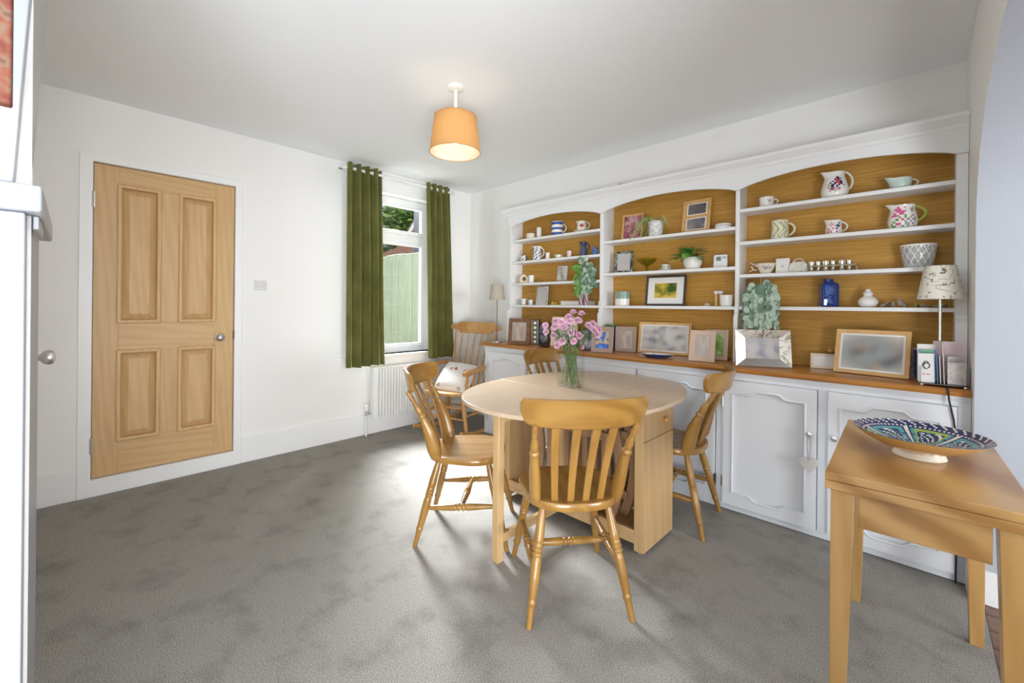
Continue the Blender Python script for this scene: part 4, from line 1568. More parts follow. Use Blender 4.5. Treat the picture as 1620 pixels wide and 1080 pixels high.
def pot(name, label, cat, x, y, z, prof, mats, fn=None, t=0.003, floor=0.006, n=36, nd=0, spout=None, handle=None, hmat=None, group=None, rim=None, sm=2):
    """a turned vessel; spout=(angle, reach, from z); handle=(angle, z low, z high, reach, tube radius)"""
    th = T(name, label, cat, (x, y, z), 0, group)
    pr = smoothp(prof, sm) if sm else prof
    if nd:
        pr = dense(pr, nd)
    top = pr[-1]
    full = [(0, 0)] + pr + wall_in(pr, t, floor)
    k_out = len(pr) + 1
    ff = None
    if fn:
        ff = lambda a, zz, i: fn(a, zz, i) if i < k_out else 0
    g = G().lathe(full, n, fn=ff)
    if spout:
        a0, reach, zf = spout
        vs = []
        for p in g.v:
            r = math.hypot(p[0], p[1])
            if r > 1e-6 and p[2] > zf:
                a = math.atan2(p[1], p[0])
                d = (a - a0 + PI) % (2 * PI) - PI
                k = math.exp(-(d / 0.42) ** 2) * ((p[2] - zf) / (top[1] - zf)) ** 1.6
                q = 1 + reach * k / max(r, 0.01)
                vs.append((p[0] * q, p[1] * q, p[2] + 0.3 * reach * k))
            else:
                vs.append(p)
        g.v = vs
    P('body', g, mats, th, smooth=50)
    if handle:
        a0, zl, zh, reach, rad = handle
        ca, sa = math.cos(a0), math.sin(a0)

        def rad_at(zz):
            b = min(pr, key=lambda p: abs(p[1] - zz))
            return b[0]
        rl, rh = rad_at(zl) - t, rad_at(zh) - t
        pa = []
        for k in range(15):
            u = k / 14
            zz = zl + (zh - zl) * u + 0.12 * (zh - zl) * math.sin(PI * u) * (u - .3)
            rr = rl + (rh - rl) * u + reach * math.sin(PI * u) ** 0.7
            pa.append((rr * ca, rr * sa, zz))
        P('handle', G().tube(pa, rad, 10), hmat if hmat else (mats[0] if isinstance(mats, list) else mats), th, smooth=60)
    return th


HA = 0.35       # handles point to the right, a little back

# --- left bay, top shelf
z = 1.8625
pot('pot', 'small ivory pot at the left end of the top shelf, left bay', 'pot', -2.709, 3.075, z, [(0.038, 0), (0.044, 0.004), (0.045, 0.045), (0.046, 0.055)], [offw_m], sm=0)
pot('vase', 'plain white cylinder vase on the top shelf, left bay', 'vase', -2.611, 3.08, z, [(0.022, 0), (0.0245, 0.004), (0.0245, 0.1), (0.0245, 0.104)], [matw_m], sm=0)
pot('mug', 'large mug with broad blue and white stripes', 'mug', -2.393, 3.08, z, [(0.05, 0), (0.053, 0.004), (0.053, 0.126), (0.053, 0.13)], [white_m, blue_m],
    fn=lambda a, zz, i: 1 if (zz < 0.03 or 0.052 < zz < 0.077 or 0.1 < zz < 0.126) else 0, nd=26, sm=0, handle=(HA, 0.028, 0.108, 0.034, 0.006))
CR = motif(['..d..', '.rdr.', 'drdrd', '.rdr.', '..d..'], view_ang(-2.125, 3.08), 1.0, 0.03, 0.072, {'r': 1, 'd': 2})
pot('saucer', 'ivory saucer under the cream jug', 'saucer', -2.118, 3.078, z, [(0.035, 0), (0.04, 0.003), (0.07, 0.012), (0.076, 0.016)], [offw_m], t=0.003, floor=0.004)
pot('cream_jug', 'ivory cream jug with a small red motif on a saucer', 'jug', -2.122, 3.078, z + 0.0045, [(0.03, 0), (0.04, 0.006), (0.047, 0.03), (0.042, 0.06), (0.039, 0.085), (0.042, 0.094)], [offw_m, red_m, brownp_m],
    fn=CR, nd=24, n=48, spout=(PI + .35, 0.018, 0.06), handle=(HA, 0.025, 0.088, 0.03, 0.005))
# second shelf
z = 1.6525
sp = lambda a, zz, i: 1 if math.sin(a * 7 + 2 * math.sin(zz * 60)) * math.sin(zz * 130 + a * 2) > .25 and 0.004 < zz < 0.125 else 0
pot('cup', 'small blue and white patterned cup at the left end of the second shelf', 'cup', -2.806, 3.075, z, [(0.022, 0), (0.029, 0.006), (0.031, 0.05), (0.032, 0.06)], [white_m, navy_m], fn=sp, nd=16, handle=(HA, 0.012, 0.048, 0.022, 0.004), hmat=navy_m)
pot('jug', 'blue and white patterned tall jug', 'jug', -2.63, 3.08, z, [(0.036, 0), (0.042, 0.008), (0.044, 0.04), (0.035, 0.09), (0.036, 0.125), (0.04, 0.136)], [white_m, blue_m], fn=sp, nd=30, n=44,
    spout=(PI + .35, 0.03, 0.1), handle=(HA, 0.035, 0.125, 0.03, 0.0055))
pot('vase', 'tiny white vase beside the blue and white jug', 'vase', -2.494, 3.07, z, [(0.018, 0), (0.021, 0.01), (0.019, 0.045), (0.02, 0.065)], [white_m])
pot('sauce_boat', 'very low ivory cup in the middle of the second shelf', 'cup', -2.372, 3.075, z, [(0.02, 0), (0.028, 0.006), (0.031, 0.03), (0.032, 0.036)], [offw_m], spout=(PI + .3, 0.014, 0.01), handle=(HA, 0.008, 0.03, 0.016, 0.0035))
pot('egg_cup', 'tiny white cup with pink flowers on the second shelf', 'cup', -2.248, 3.07, z, [(0.016, 0), (0.019, 0.006), (0.021, 0.04), (0.022, 0.06)], [white_m, pink_m], fn=lambda a, zz, i: 1 if (int(a * 6) + int(zz * 150)) % 4 == 0 and .01 < zz < .055 else 0, nd=12)
pot('jug', 'dark blue ribbed jug near the right end of the second shelf', 'jug', -2.103, 3.08, z, [(0.034, 0), (0.036, 0.006), (0.034, 0.04), (0.026, 0.09), (0.024, 0.11), (0.027, 0.125)], [navy_m, grey_m],
    fn=lambda a, zz, i: 1 if int(a / (2 * PI) * 48) % 4 == 0 and zz < .09 else 0, n=48, nd=24, spout=(PI + .35, 0.018, 0.1), handle=(HA, 0.05, 0.118, 0.026, 0.005))
pot('bud_vase', 'small blue egg shaped vase at the right end of the second shelf', 'vase', -1.981, 3.075, z, [(0.015, 0), (0.024, 0.015), (0.026, 0.035), (0.02, 0.06), (0.01, 0.074), (0.011, 0.08)], [ltblue_m, blue_m], fn=lambda a, zz, i: 1 if math.sin(a * 3 + zz * 160) > .35 else 0, nd=18, n=40)
# third shelf
z = 1.4405
hs = T('house_ornament', 'cream house shaped ornament with a round hole', 'ornament', (-2.785, 3.07, z), 0.5)
outl = [(-0.035, 0.0), (0.035, 0.0), (0.044, 0.022), (0.04, 0.06), (0.0, 0.092), (-0.04, 0.06), (-0.044, 0.022)]
o2, i2 = [], []
for k in range(28):
    a = 2 * PI * k / 28
    d = (math.cos(a), math.sin(a))
    best = 9
    for p, q in zip(outl, outl[1:] + outl[:1]):
        ex, ey = q[0] - p[0], q[1] - p[1]
        den = d[0] * ey - d[1] * ex
        if abs(den) > 1e-9:
            t_ = (p[0] * ey - (p[1] - .042) * ex) / den
            s_ = ((p[0]) * d[1] - (p[1] - .042) * d[0]) / den
            if t_ > 0 and -1e-6 <= s_ <= 1 + 1e-6:
                best = min(best, t_)
    o2.append((d[0] * best, .042 + d[1] * best))
    i2.append((d[0] * 0.019, .042 + d[1] * 0.019))
P('body', G().ringprism(o2, i2, -0.025, 0.025, 'xz'), cream_m, hs, bevel=0.003)
P('hole_back', G().lathe([(0, 0), (0.0195, 0), (0.0195, 0.004), (0, 0.004)], 20).xf(Matrix.Translation((0, 0.022, 0.042)) @ Matrix.Rotation(PI / 2, 4, 'X')), brownp_m, hs)
pot('beaker', 'plain white beaker beside the house ornament', 'cup', -2.687, 3.06, z, [(0.024, 0), (0.026, 0.005), (0.029, 0.07), (0.029, 0.073)], [white_m], sm=0)
# --- lowest shelf, left bay
z = 1.2295
dot = lambda a, zz, i: 1 if (int(a * 5) * 3 + int(zz * 140)) % 5 == 0 and .012 < zz < .05 else 0
pot('cup', 'small white cup with dark motif, the taller of two under the house ornament', 'cup', -2.79, 3.07, z, [(0.02, 0), (0.027, 0.006), (0.03, 0.05), (0.031, 0.06)], [white_m, green_m], fn=dot, nd=12)
pot('cup', 'small white cup with dark motif, the shorter of two under the house ornament', 'cup', -2.7, 3.07, z, [(0.018, 0), (0.024, 0.006), (0.026, 0.04), (0.027, 0.05)], [white_m, navy_m], fn=dot, nd=12)
fg = T('gold_frogs', 'low gold ornament with a green leaf on the lowest shelf of the left bay', 'ornament', (-2.41, 3.07, z))
g = G().lathe([(0, 0), (0.045, 0.002), (0.047, 0.006), (0, 0.01)], 24)
for dx, r_ in ((-0.02, 0.016), (0.012, 0.013)):
    g.lathe([(0, 0), (r_, 0.004), (r_ * 1.05, r_ * .8), (r_ * .6, r_ * 1.5), (0, r_ * 1.7)], 14, (dx, 0, 0.006))
P('body', g, yellow_m, fg)
P('leaf', G().lathe([(0, 0), (0.03, 0.004), (0.032, 0.01), (0, 0.014)], 16, (0.065, 0, 0), ry=.6), lime_m, fg)
bx = T('book', 'pale flat book lying on the lowest shelf behind the patterned vases', 'book', (-2.17, 3.09, z))
P('cover', G().box(-0.15, 0.15, -0.05, 0.05, 0, 0.005).box(-0.15, 0.15, -0.05, 0.05, 0.033, 0.038).box(-0.15, 0.15, 0.045, 0.05, 0.005, 0.033), lime_m and cream_m, bx, bevel=0.001)
P('pages', G().box(-0.146, 0.146, -0.047, 0.044, 0.005, 0.033), paper_m, bx)
brn = lambda a, zz, i: 1 if math.sin(a * 5 + zz * 90) > .1 else 0
pot('vase', 'slim purple patterned vase holding leaves, the left one of the pair', 'vase', -2.084, 3.02, z, [(0.019, 0), (0.021, 0.006), (0.021, 0.09), (0.02, 0.095)], [lilacp_m, brownp_m], fn=brn, nd=20, sm=0)
pot('vase', 'slim purple patterned vase holding leaves, the right one of the pair', 'vase', -2.036, 3.03, z, [(0.019, 0), (0.021, 0.006), (0.021, 0.094), (0.02, 0.099)], [brownp_m, lilacp_m], fn=brn, nd=20, sm=0)
pot('candle_holder', 'tiny white candle holder in the right corner of the lowest shelf, left bay', 'ornament', -1.93, 3.08, z, [(0.018, 0), (0.02, 0.004), (0.016, 0.03), (0.018, 0.036)], [white_m])

# --- picture frames
def frame(name, label, x, y, z, w, h, b, d, rz, lean, fm, pm, mount=None, mb=0.0, inset=None, group=None, legs=True, fmat2=None, pics=None):
    """picture frame facing local -y, standing on its lower edge and leaning back"""
    th = T(name, label, 'picture frame', (x, y, z), math.radians(rz), group)
    M = Matrix.Translation((0, 0, math.sin(math.radians(lean)) * 0.0)) @ Matrix.Rotation(-math.radians(lean), 4, 'X')
    # lift so the rear lower edge does not go under the shelf
    M = Matrix.Translation((0, 0, d * math.sin(math.radians(lean)) + 0.0003)) @ M
    x0, x1 = -w / 2, w / 2
    P('frame', G().ringprism([(x0, 0), (x1, 0), (x1, h), (x0, h)], [(x0 + b, b), (x1 - b, b), (x1 - b, h - b), (x0 + b, h - b)], 0, d, 'xz', lift=0.004).xf(M), fm, th, bevel=0.0015)
    P('backing', G().box(x0 + b * .6, x1 - b * .6, d * .62, d * .95, b * .6, h - b * .6).xf(M), paper_m if fm is vaseglass_m else dkmetal_m if fm in (silver_m, mirror_m) else brownframe_m, th)
    yb = d * .6
    if mount:
        P('mount', G().box(x0 + b * .8, x1 - b * .8, yb - .001, yb, b * .8, h - b * .8).xf(M), mount, th)
    if pics:
        for px0, px1, pz0, pz1, m_ in pics:
            P('photo', G().box(px0, px1, yb - .002, yb - .001, pz0, pz1).xf(M), m_, th)
    else:
        i = b + mb
        P('photo', G().box(x0 + i - .002, x1 - i + .002, yb - .002, yb - .001, i - .002, h - i + .002).xf(M), pm, th)
    if legs and not (z > 1.0 and y > 3.05):
        s_ = math.sin(math.radians(lean)) * h * .6 + d
        P('strut', G().strip([tuple(M @ Vector((0, d, h * .62))), (0, s_ + h * .22, 0.003)], 0.03, 0.004), fm if not isinstance(fm, list) else fm[0], th)
    return th


ph_grey = blur_photo('soft_grey_photo', (0.42, 0.4, 0.39), [(.38, .38, .42), (.25, .26, .32), (.5, .48, .46)], 1.2, 1.2, 3, 1)
ph_tan = blur_photo('soft_tan_photo', (0.42, 0.33, 0.28), [(.4, .33, .29), (.5, .42, .36), (.33, .27, .24)], 1.2, 1.2, 3, 2)
ph_tan2 = blur_photo('soft_mauve_photo', (0.47, 0.36, 0.29), [(.45, .38, .36), (.5, .45, .44), (.42, .34, .3)], 1.2, 1.2, 3, 5)
ph_big = blur_photo('soft_group_photo', (0.62, 0.6, 0.55), [(.5, .49, .48), (.2, .21, .24), (.62, .6, .57)], 1.1, 1.1, 5, 3)
ph_oak = blur_photo('soft_family_photo', (0.64, 0.61, 0.56), [(.33, .3, .27), (.42, .31, .24), (.12, .12, .13), (.3, .33, .33)], 1.1, 1.1, 3.2, 4)
ph_blue = ramp_noise('blue_figure_photo', [(0.36, (0.5, 0.42, 0.32)), (0.54, (0.48, 0.4, 0.28)), (0.57, (0.02, 0.1, 0.5)), (0.75, (0.15, 0.35, 0.8))], 14, 0.3, 2, off=(3, 1, 0))
ph_green = ramp_noise('garden_photo', [(0.3, (0.12, 0.28, 0.05)), (0.5, (0.3, 0.45, 0.12)), (0.6, (0.65, 0.65, 0.55)), (0.7, (0.25, 0.4, 0.1))], 18, 0.3, 3)
ph_dark = ramp_noise('dark_couple_photo', [(0.3, (0.02, 0.012, 0.03)), (0.5, (0.07, 0.045, 0.08)), (0.62, (0.35, 0.25, 0.28)), (0.8, (0.7, 0.6, 0.6))], 9, 0.3, 1, off=(1, 0, 2))
ph_dark2 = ramp_noise('dusk_photo', [(0.3, (0.1, 0.09, 0.13)), (0.5, (0.15, 0.13, 0.18)), (0.66, (0.55, 0.45, 0.5)), (0.8, (0.75, 0.7, 0.7))], 10, 0.3, 1, off=(4, 0, 1))
ph_pink = ramp_noise('blossom_photo', [(0.3, (0.15, 0.04, 0.06)), (0.48, (0.45, 0.15, 0.2)), (0.6, (0.6, 0.45, 0.45)), (0.75, (0.2, 0.1, 0.08))], 22, 0.3, 3)
ph_land = ramp_noise('yellow_field_print', [(0.32, (0.05, 0.11, 0.02)), (0.45, (0.3, 0.28, 0.03)), (0.55, (0.66, 0.45, 0.08)), (0.68, (0.7, 0.55, 0.15))], 9, 0.4, 2, aniso=(1, 1, 1.4), off=(2, 0, 5))
ph_sketch = ramp_noise('line_drawing', [(0.45, (0.7, 0.67, 0.6)), (0.5, (0.25, 0.22, 0.2)), (0.55, (0.7, 0.67, 0.6))], 12, 0.4, 1, distort=1.0)
ph_tree = ramp_noise('bare_tree_print', [(0.4, (0.5, 0.47, 0.48)), (0.5, (0.2, 0.17, 0.18)), (0.56, (0.52, 0.49, 0.5))], 22, 0.5, 5, distort=0.6)
ph_wed = ramp_noise('white_dress_photo', [(0.35, (0.06, 0.06, 0.08)), (0.48, (0.25, 0.27, 0.33)), (0.6, (0.7, 0.7, 0.72))], 14, 0.3, 2)

# left bay
frame('photo_frame', 'clear glass frame with a line drawing on the third shelf', -2.345, 3.08, 1.4405, 0.135, 0.16, 0.022, 0.012, 0, 8, vaseglass_m, ph_sketch)
sf = frame('photo_frame', 'silver frame with flared sides on the lowest shelf of the left bay', -2.56, 3.06, 1.2295, 0.13, 0.18, 0.018, 0.01, 8, 10, silver_m, silverphoto_m)
# middle bay
frame('photo_frame', 'wooden frame with a pink blossom photo behind the spider plant', -1.652, 3.085, 1.7525, 0.175, 0.215, 0.016, 0.016, 6, 9, pineframe_m, ph_pink)
frame('photo_frame', 'tall wooden frame holding two dark photos on the top shelf', -1.157, 3.085, 1.7525, 0.2, 0.25, 0.02, 0.016, -3, 10, pineframe_m, ph_dark, mount=pineframe_m,
      pics=[(-0.072, 0.072, 0.025, 0.115, paper_m), (-0.064, 0.064, 0.031, 0.109, ph_dark2), (-0.072, 0.072, 0.137, 0.225, paper_m), (-0.064, 0.064, 0.143, 0.219, ph_dark)])
frame('photo_frame', 'bright silver photo frame at the left end of the second shelf, middle bay', -1.717, 3.075, 1.4915, 0.145, 0.178, 0.02, 0.012, 10, 8, mosaic_m, silverphoto_m)
frame('framed_print', 'dark framed landscape print with a wide white mount', -1.377, 3.08, 1.2295, 0.305, 0.23, 0.014, 0.018, 0, 8, blackfr_m, ph_land, mount=paper_m,
      pics=[(-0.085, 0.085, 0.06, 0.172, ph_land)])
# worktop
zt = WZ + 0.0002
frame('photo_frame', 'dark brown wooden photo frame at the left end of the worktop', -2.60, 2.79, zt, 0.205, 0.238, 0.034, 0.018, 24, 9, brownframe_m, ph_tan)
frame('photo_frame', 'photo frame with a white dress picture behind the flowers', -2.49, 3.0, zt, 0.11, 0.2, 0.01, 0.012, 10, 10, blackfr_m, ph_wed)
frame('photo_frame', 'large cream photo frame behind the pink flowers', -2.22, 2.95, zt, 0.24, 0.26, 0.035, 0.016, 14, 10, cream_m, silverphoto_m)
frame('photo_frame', 'small black photo frame just right of the flower vase', -1.885, 2.83, zt, 0.12, 0.175, 0.014, 0.012, 15, 10, blackfr_m, ph_wed)
frame('photo_frame', 'taupe frame with a photo of something bright blue', -1.74, 2.8, zt, 0.166, 0.2, 0.032, 0.016, 16, 8, taupe_m, ph_blue)
frame('photo_frame', 'taupe frame with a dull plain photo, next to the blue photo', -1.64, 2.985, zt, 0.16, 0.198, 0.03, 0.016, 22, 8, taupe_m, ph_tan)
frame('photo_frame', 'wide pale wooden frame with a blurred group photo', -1.372, 3.055, zt, 0.385, 0.24, 0.018, 0.016, 8, 12, pineframe_m, ph_big, mount=paper_m, mb=0.012, legs=False)
frame('photo_frame', 'pale taupe frame leaning left in front of the green photo', -1.012, 2.825, zt, 0.158, 0.205, 0.03, 0.016, 5, 14, taupe2_m, ph_tan2)
frame('photo_frame', 'pale frame with a narrow green garden photo', -0.98, 3.0, zt, 0.145, 0.205, 0.028, 0.016, 8, 13, taupe2_m, ph_green)
# bevelled mirror frame
mf = T('mirror_frame', 'wide mirror glass photo frame with etched scrolls', 'picture frame', (-0.665, 2.878, zt), math.radians(28))
M = Matrix.Translation((0, 0, 0.002)) @ Matrix.Rotation(-math.radians(9), 4, 'X')
wd, hh = 0.30, 0.222
cor = [(-wd / 2, 0), (wd / 2, 0), (wd / 2, hh), (-wd / 2, hh)]
inn = [(-wd / 2 + .058, .048), (wd / 2 - .058, .048), (wd / 2 - .058, hh - .048), (-wd / 2 + .058, hh - .048)]
for k in range(4):
    j = (k + 1) % 4
    vs = [(cor[k][0], -0.002, cor[k][1]), (cor[j][0], -0.002, cor[j][1]), (inn[j][0], 0.012, inn[j][1]), (inn[k][0], 0.012, inn[k][1])]
    vs += [(a, .02, c) for a, b_, c in vs]
    P('mirror_strip', G().add(vs, [(0, 1, 2, 3), (7, 6, 5, 4), (0, 4, 5, 1), (1, 5, 6, 2), (2, 6, 7, 3), (3, 7, 4, 0)]).xf(M), mirrorm_m if k != 0 else mirror_m, mf, smooth=0)
P('photo', G().box(inn[0][0], inn[1][0], 0.0125, 0.018, inn[0][1], inn[2][1]).xf(M), ph_grey, mf)
P('strut', G().strip([tuple(M @ Vector((0, .02, hh * .6))), (0, .1, 0.003)], 0.04, 0.004), dkmetal_m, mf)
frame('photo_frame', 'small low cream frame half hidden by the oak frame', -0.36, 3.06, zt, 0.2, 0.088, 0.014, 0.012, 4, 6, cream_m, paper_m)
of = frame('photo_frame', 'large oak frame with a blurred family photo near the right end', -0.185, 2.93, zt, 0.315, 0.243, 0.02, 0.018, -10, 13, pineframe_m, ph_oak, mount=paper_m, mb=0.012)
bb = T('gold_bird', 'tiny gold ornament behind the small cream frame', 'ornament', (-0.372, 3.1, zt))
g = G().lathe([(0, 0), (0.02, 0), (0.02, 0.006), (0.006, 0.012), (0.005, 0.09), (0, 0.091)], 14)
g.lathe([(0, 0.09), (0.013, 0.096), (0.015, 0.105), (0.008, 0.116), (0, 0.118)], 14, rx=1.6)
P('body', g, gold_m, bb)
# green spotted slim box / album on edge
al = T('album', 'slim black and gold album standing beside the brown frame', 'album', (-2.56, 2.99, zt), math.radians(35))
P('cover', G().box(-0.03, 0.03, -0.1, 0.1, 0, 0.228), blackfr_m, al, bevel=0.003)
for k in range(5):
    P('disc', G().lathe([(0, 0), (0.0125, 0), (0.0125, 0.0015), (0, 0.0015)], 16).xf(Matrix.Translation((0.0, -0.1001, 0.03 + k * 0.042)) @ Matrix.Rotation(PI / 2, 4, 'X')), celadon_m, al)
for x in (-0.0275, 0.0275):
    P('edge', G().box(x - .002, x + .002, -0.1015, -0.1002, 0.004, 0.224), tan_m, al)

# --- middle bay crockery
z = 1.7525
spd = T('spider_plant', 'spider plant trailing from a grey marbled pot on the top shelf', 'plant', (-1.438, 3.06, z))
pr = [(0.044, 0), (0.05, 0.004), (0.056, 0.11), (0.056, 0.115)]
P('pot', G().lathe([(0, 0)] + pr + wall_in(pr, .004, .09), 32), marble_m, spd)
rnd = random.Random(4)
for k in range(58):
    a = PI + rnd.uniform(-0.9, 1.1) if k < 46 else rnd.uniform(-.4, .25)
    L = rnd.uniform(.1, .21) if k < 46 else rnd.uniform(.06, .13)
    dr_ = rnd.uniform(.04, .17) if k < 46 else rnd.uniform(.02, .05)
    if math.sin(a) > 0:
        L *= .35
    pa = []
    for i in range(9):
        u = i / 8
        rr = 0.02 + L * u
        zz = 0.105 + 0.06 * math.sin(PI * min(1, u * 1.3)) * (1 - u * .5) - dr_ * u * u
        pa.append((rr * math.cos(a), rr * math.sin(a), zz))
    P('leaf', G().strip(pa, [0.011 * (1 - .85 * (i / 8) ** 2) for i in range(9)], 0.0012, side=(-math.sin(a), math.cos(a), 0.2)), ltleaf_m, spd, smooth=60)
P('soil', G().lathe([(0, .098), (.05, .098), (.05, .1), (0, .1)], 20), soil_m, spd)
pot('trinket_box', 'round white trinket box at the right end of the top shelf, middle bay', 'box', -0.958, 3.07, z, [(0.045, 0), (0.052, 0.004), (0.053, 0.02), (0.05, 0.022), (0.052, 0.024), (0.052, 0.032), (0.045, 0.038), (0.0, 0.04)][:-1], [white_m, grey_m], fn=lambda a, zz, i: 1 if .019 < zz < .024 else 0, nd=22, sm=0, floor=.036)
z = 1.4915
cp = T('glass_compote', 'lime green glass footed dish on the second shelf', 'dish', (-1.514, 3.075, z))
P('bowl', G().lathe([(0, .04), (.012, .04), (.03, .05), (.06, .075), (.078, .1), (.074, .1), (.055, .078), (.028, .056), (0, .048)], 32), limeglass_m, cp)
P('foot', G().lathe([(0, 0), (.034, 0), (.034, .004), (.012, .01), (.008, .02), (.012, .028), (.01, .0395), (0, .0395)], 28), limeglass_m, cp)
pot('saucer', 'tiny white saucer under the tiny silver banded cup', 'saucer', -1.363, 3.07, z, [(0.02, 0), (0.025, 0.003), (0.045, 0.01), (0.05, 0.013)], [white_m], t=.003, floor=.004)
pot('cup', 'tiny white cup with a grey band on its own saucer', 'cup', -1.364, 3.07, z + .0045, [(0.014, 0), (0.022, 0.006), (0.026, 0.03), (0.027, 0.042)], [white_m, grey_m], fn=lambda a, zz, i: 1 if .02 < zz < .034 and int(a * 8) % 2 else 0, nd=16, handle=(HA, .01, .034, .014, .003))
pp = T('pothos_plant', 'glossy green leafy plant in a round white pot on the second shelf', 'plant', (-1.16, 3.06, z))
pr = smoothp([(0.034, 0), (0.05, 0.008), (0.062, 0.04), (0.062, 0.07), (0.058, 0.084)])
P('pot', G().lathe([(0, 0)] + pr + wall_in(pr, .004, .07), 32), white_m, pp)
P('soil', G().lathe([(0, .072), (.052, .072), (.052, .076), (0, .076)], 20), soil_m, pp)


def leaf_mesh(L, W, n=6, fold=.12, droop=.2, thick=0.0008):
    vs, fs = [], []
    for s_ in (0, 1):
        for i in range(n + 1):
            u = i / n
            wv = W * math.sin(PI * min(1, .06 + .94 * u)) ** .8 * (1 - .35 * u)
            zc = -droop * L * u * u - s_ * thick
            for v in (-1, 0, 1):
                vs.append((L * u, v * wv, zc + fold * wv * abs(v)))
    for s_ in (0, 1):
        b = s_ * (n + 1) * 3
        for i in range(n):
            for v in (0, 1):
                q = (b + i * 3 + v, b + i * 3 + v + 1, b + i * 3 + v + 4, b + i * 3 + v + 3)
                fs.append(q if not s_ else q[::-1])
    return G().add(vs, fs)


lm = mesh_of('pothos_leaf', leaf_mesh(.09, .034), leaf_m, 60)


def put(name, me, par, loc, rot, s=1.0):
    o = bpy.data.objects.new(name, me)
    COL.objects.link(o)
    o.parent = par
    o.location = loc
    o.rotation_euler = rot
    o.scale = (s, s, s)
    return o


rnd = random.Random(11)
for k in range(24):
    a = k * 2.399 + rnd.uniform(-.2, .2)
    if math.sin(a) > .45:
        a = -a
    rr = rnd.uniform(.01, .055)
    zz = .09 + rnd.uniform(0.0, .045) - rr * .2
    put('leaf', lm, pp, (rr * math.cos(a), rr * math.sin(a), zz), (rnd.uniform(-.3, .3), rnd.uniform(-.5, .35), a), rnd.uniform(.7, 1.15))
g = G()
for k in range(12):
    a = k * 2.399
    g.tube([(0, 0, .07), (.02 * math.cos(a), .02 * math.sin(a), .1), (.04 * math.cos(a), .04 * math.sin(a), .115)], .002, 5)
g.tube([(-.02, -.03, .08), (-.05, -.05, .09), (-.1, -.055, .08)], .0018, 5)
P('stems', g, stem_m, pp)
for p_, a in (((-.1, -.055, .08), PI), ((-.07, -.052, .087), 2.6), ((-.085, -.055, .085), 3.8)):
    put('leaf', lm, pp, p_, (0, 0.1, a), .7)
tc_ = T('thermostat', 'white digital room thermostat standing on the second shelf', 'thermostat', (-0.978, 3.07, z), math.radians(6))
M = Matrix.Rotation(-.12, 4, 'X')
P('case', G().box(-.044, .044, 0, .024, .004, .094).xf(M), pvc_m, tc_, bevel=.005)
P('screen', G().box(-.026, .006, -.0012, .001, .05, .08).xf(M), sage_m, tc_)
P('button', G().box(.016, .024, -.002, .001, .066, .078).xf(M), ltblue_m, tc_)
P('button', G().box(.028, .034, -.002, .001, .066, .078).xf(M), grey_m, tc_)
P('digits', G().box(-.02, -.016, -.0018, -.0011, .056, .074).box(-.011, -.007, -.0018, -.0011, .056, .074).box(-.011, -.002, -.0018, -.0011, .071, .074).xf(M), blackfr_m, tc_)
P('foot', G().box(-.04, .04, -.005, .045, 0, .004), pvc_m, tc_)
z = 1.2295
pot('jar', 'two tone pot, sage green above and white below, on the lowest shelf', 'jar', -1.72, 3.075, z, [(0.054, 0), (0.057, 0.004), (0.058, 0.056), (0.058, 0.108), (0.058, 0.112)], [white_m, sage_m, white_m], fn=lambda a, zz, i: 1 if zz > .053 and zz < .1115 else 0, nd=22, sm=0)
ov = T('bird_ornament', 'small white lying figure ornament at the right of the framed landscape', 'ornament', (-1.055, 3.04, z))
g = G().lathe([(0, 0), (.026, .001), (.028, .004), (0, .007)], 18, ry=.6).lathe([(0, 0), (.011, .003), (.012, .009), (0, .018)], 14, (.004, 0, .006), rx=1.4)
P('body', g, offw_m, ov)
hv = T('pair_of_vases', 'small amber glass vase with two white flared mouths', 'vase', (-0.992, 3.085, z))
for dx in (-.013, .017):
    P('tube', G().lathe([(0, 0), (.012, 0), (.012, .07), (.011, .078), (.013, .084)] + [(.011, .084), (.009, .078), (.0, .077)], 18, (dx, 0, 0)), tan_m, hv)
    P('mouth', G().lathe([(.012, .0835), (.017, .1), (.02, .105), (.017, .105), (.0, .09)], 18, (dx, 0, 0)), white_m, hv)
pot('pot', 'plain white pot at the right end of the lowest shelf, middle bay', 'pot', -0.93, 3.05, z, [(0.028, 0), (0.034, 0.004), (0.039, 0.02), (0.041, 0.07), (0.041, 0.076)], [white_m])

# --- right bay
z = 1.8605
bird = ['........', '....dd..', '...drdd.', '...rrd..', '..d.rrd.', '.d.drrd.', 'g.dd.rd.', '.gd.pd.d', 'p.d.d...', '.dpp.g..', '..d.pp..', '.p.g....']
va = view_ang(-.35, 3.07)
pot('cup', 'low white cup with one dark motif, left end of the right bay top shelf', 'cup', -0.702, 3.075, z, [(0.03, 0), (0.038, 0.006), (0.041, 0.055), (0.042, 0.066)], [white_m, red_m, grey_m],
    fn=motif(['.d.r.d.', '..ddd..', '...r...'], view_ang(-.7, 3.07) + .35, .8, .026, .05, {'r': 1, 'd': 2}), nd=24, n=56, handle=(HA, .018, .054, .026, .004))
pot('jug', 'tall white jug painted with a red bird on a branch', 'jug', -0.354, 3.075, z, [(0.05, 0), (0.062, 0.01), (0.068, 0.045), (0.056, 0.095), (0.046, 0.125), (0.048, 0.15)], [white_m, red_m, navy_m, green_m, pink_m],
    fn=motif(bird, va + .1, 1.35, .03, .125, {'r': 1, 'd': 2, 'g': 3, 'p': 4}), nd=44, n=84, spout=(PI + .45, .024, .11), handle=(HA, .05, .152, .03, .0055))
pot('creamer', 'pale green creamer at the right of the top shelf, right bay', 'jug', -0.072, 3.075, z, [(0.032, 0), (0.044, 0.008), (0.047, 0.035), (0.045, 0.05), (0.046, 0.06)], [celadon_m], spout=(PI + .5, .026, .025), handle=(HA, .015, .055, .032, .0045), hmat=offw_m)
z = 1.6485
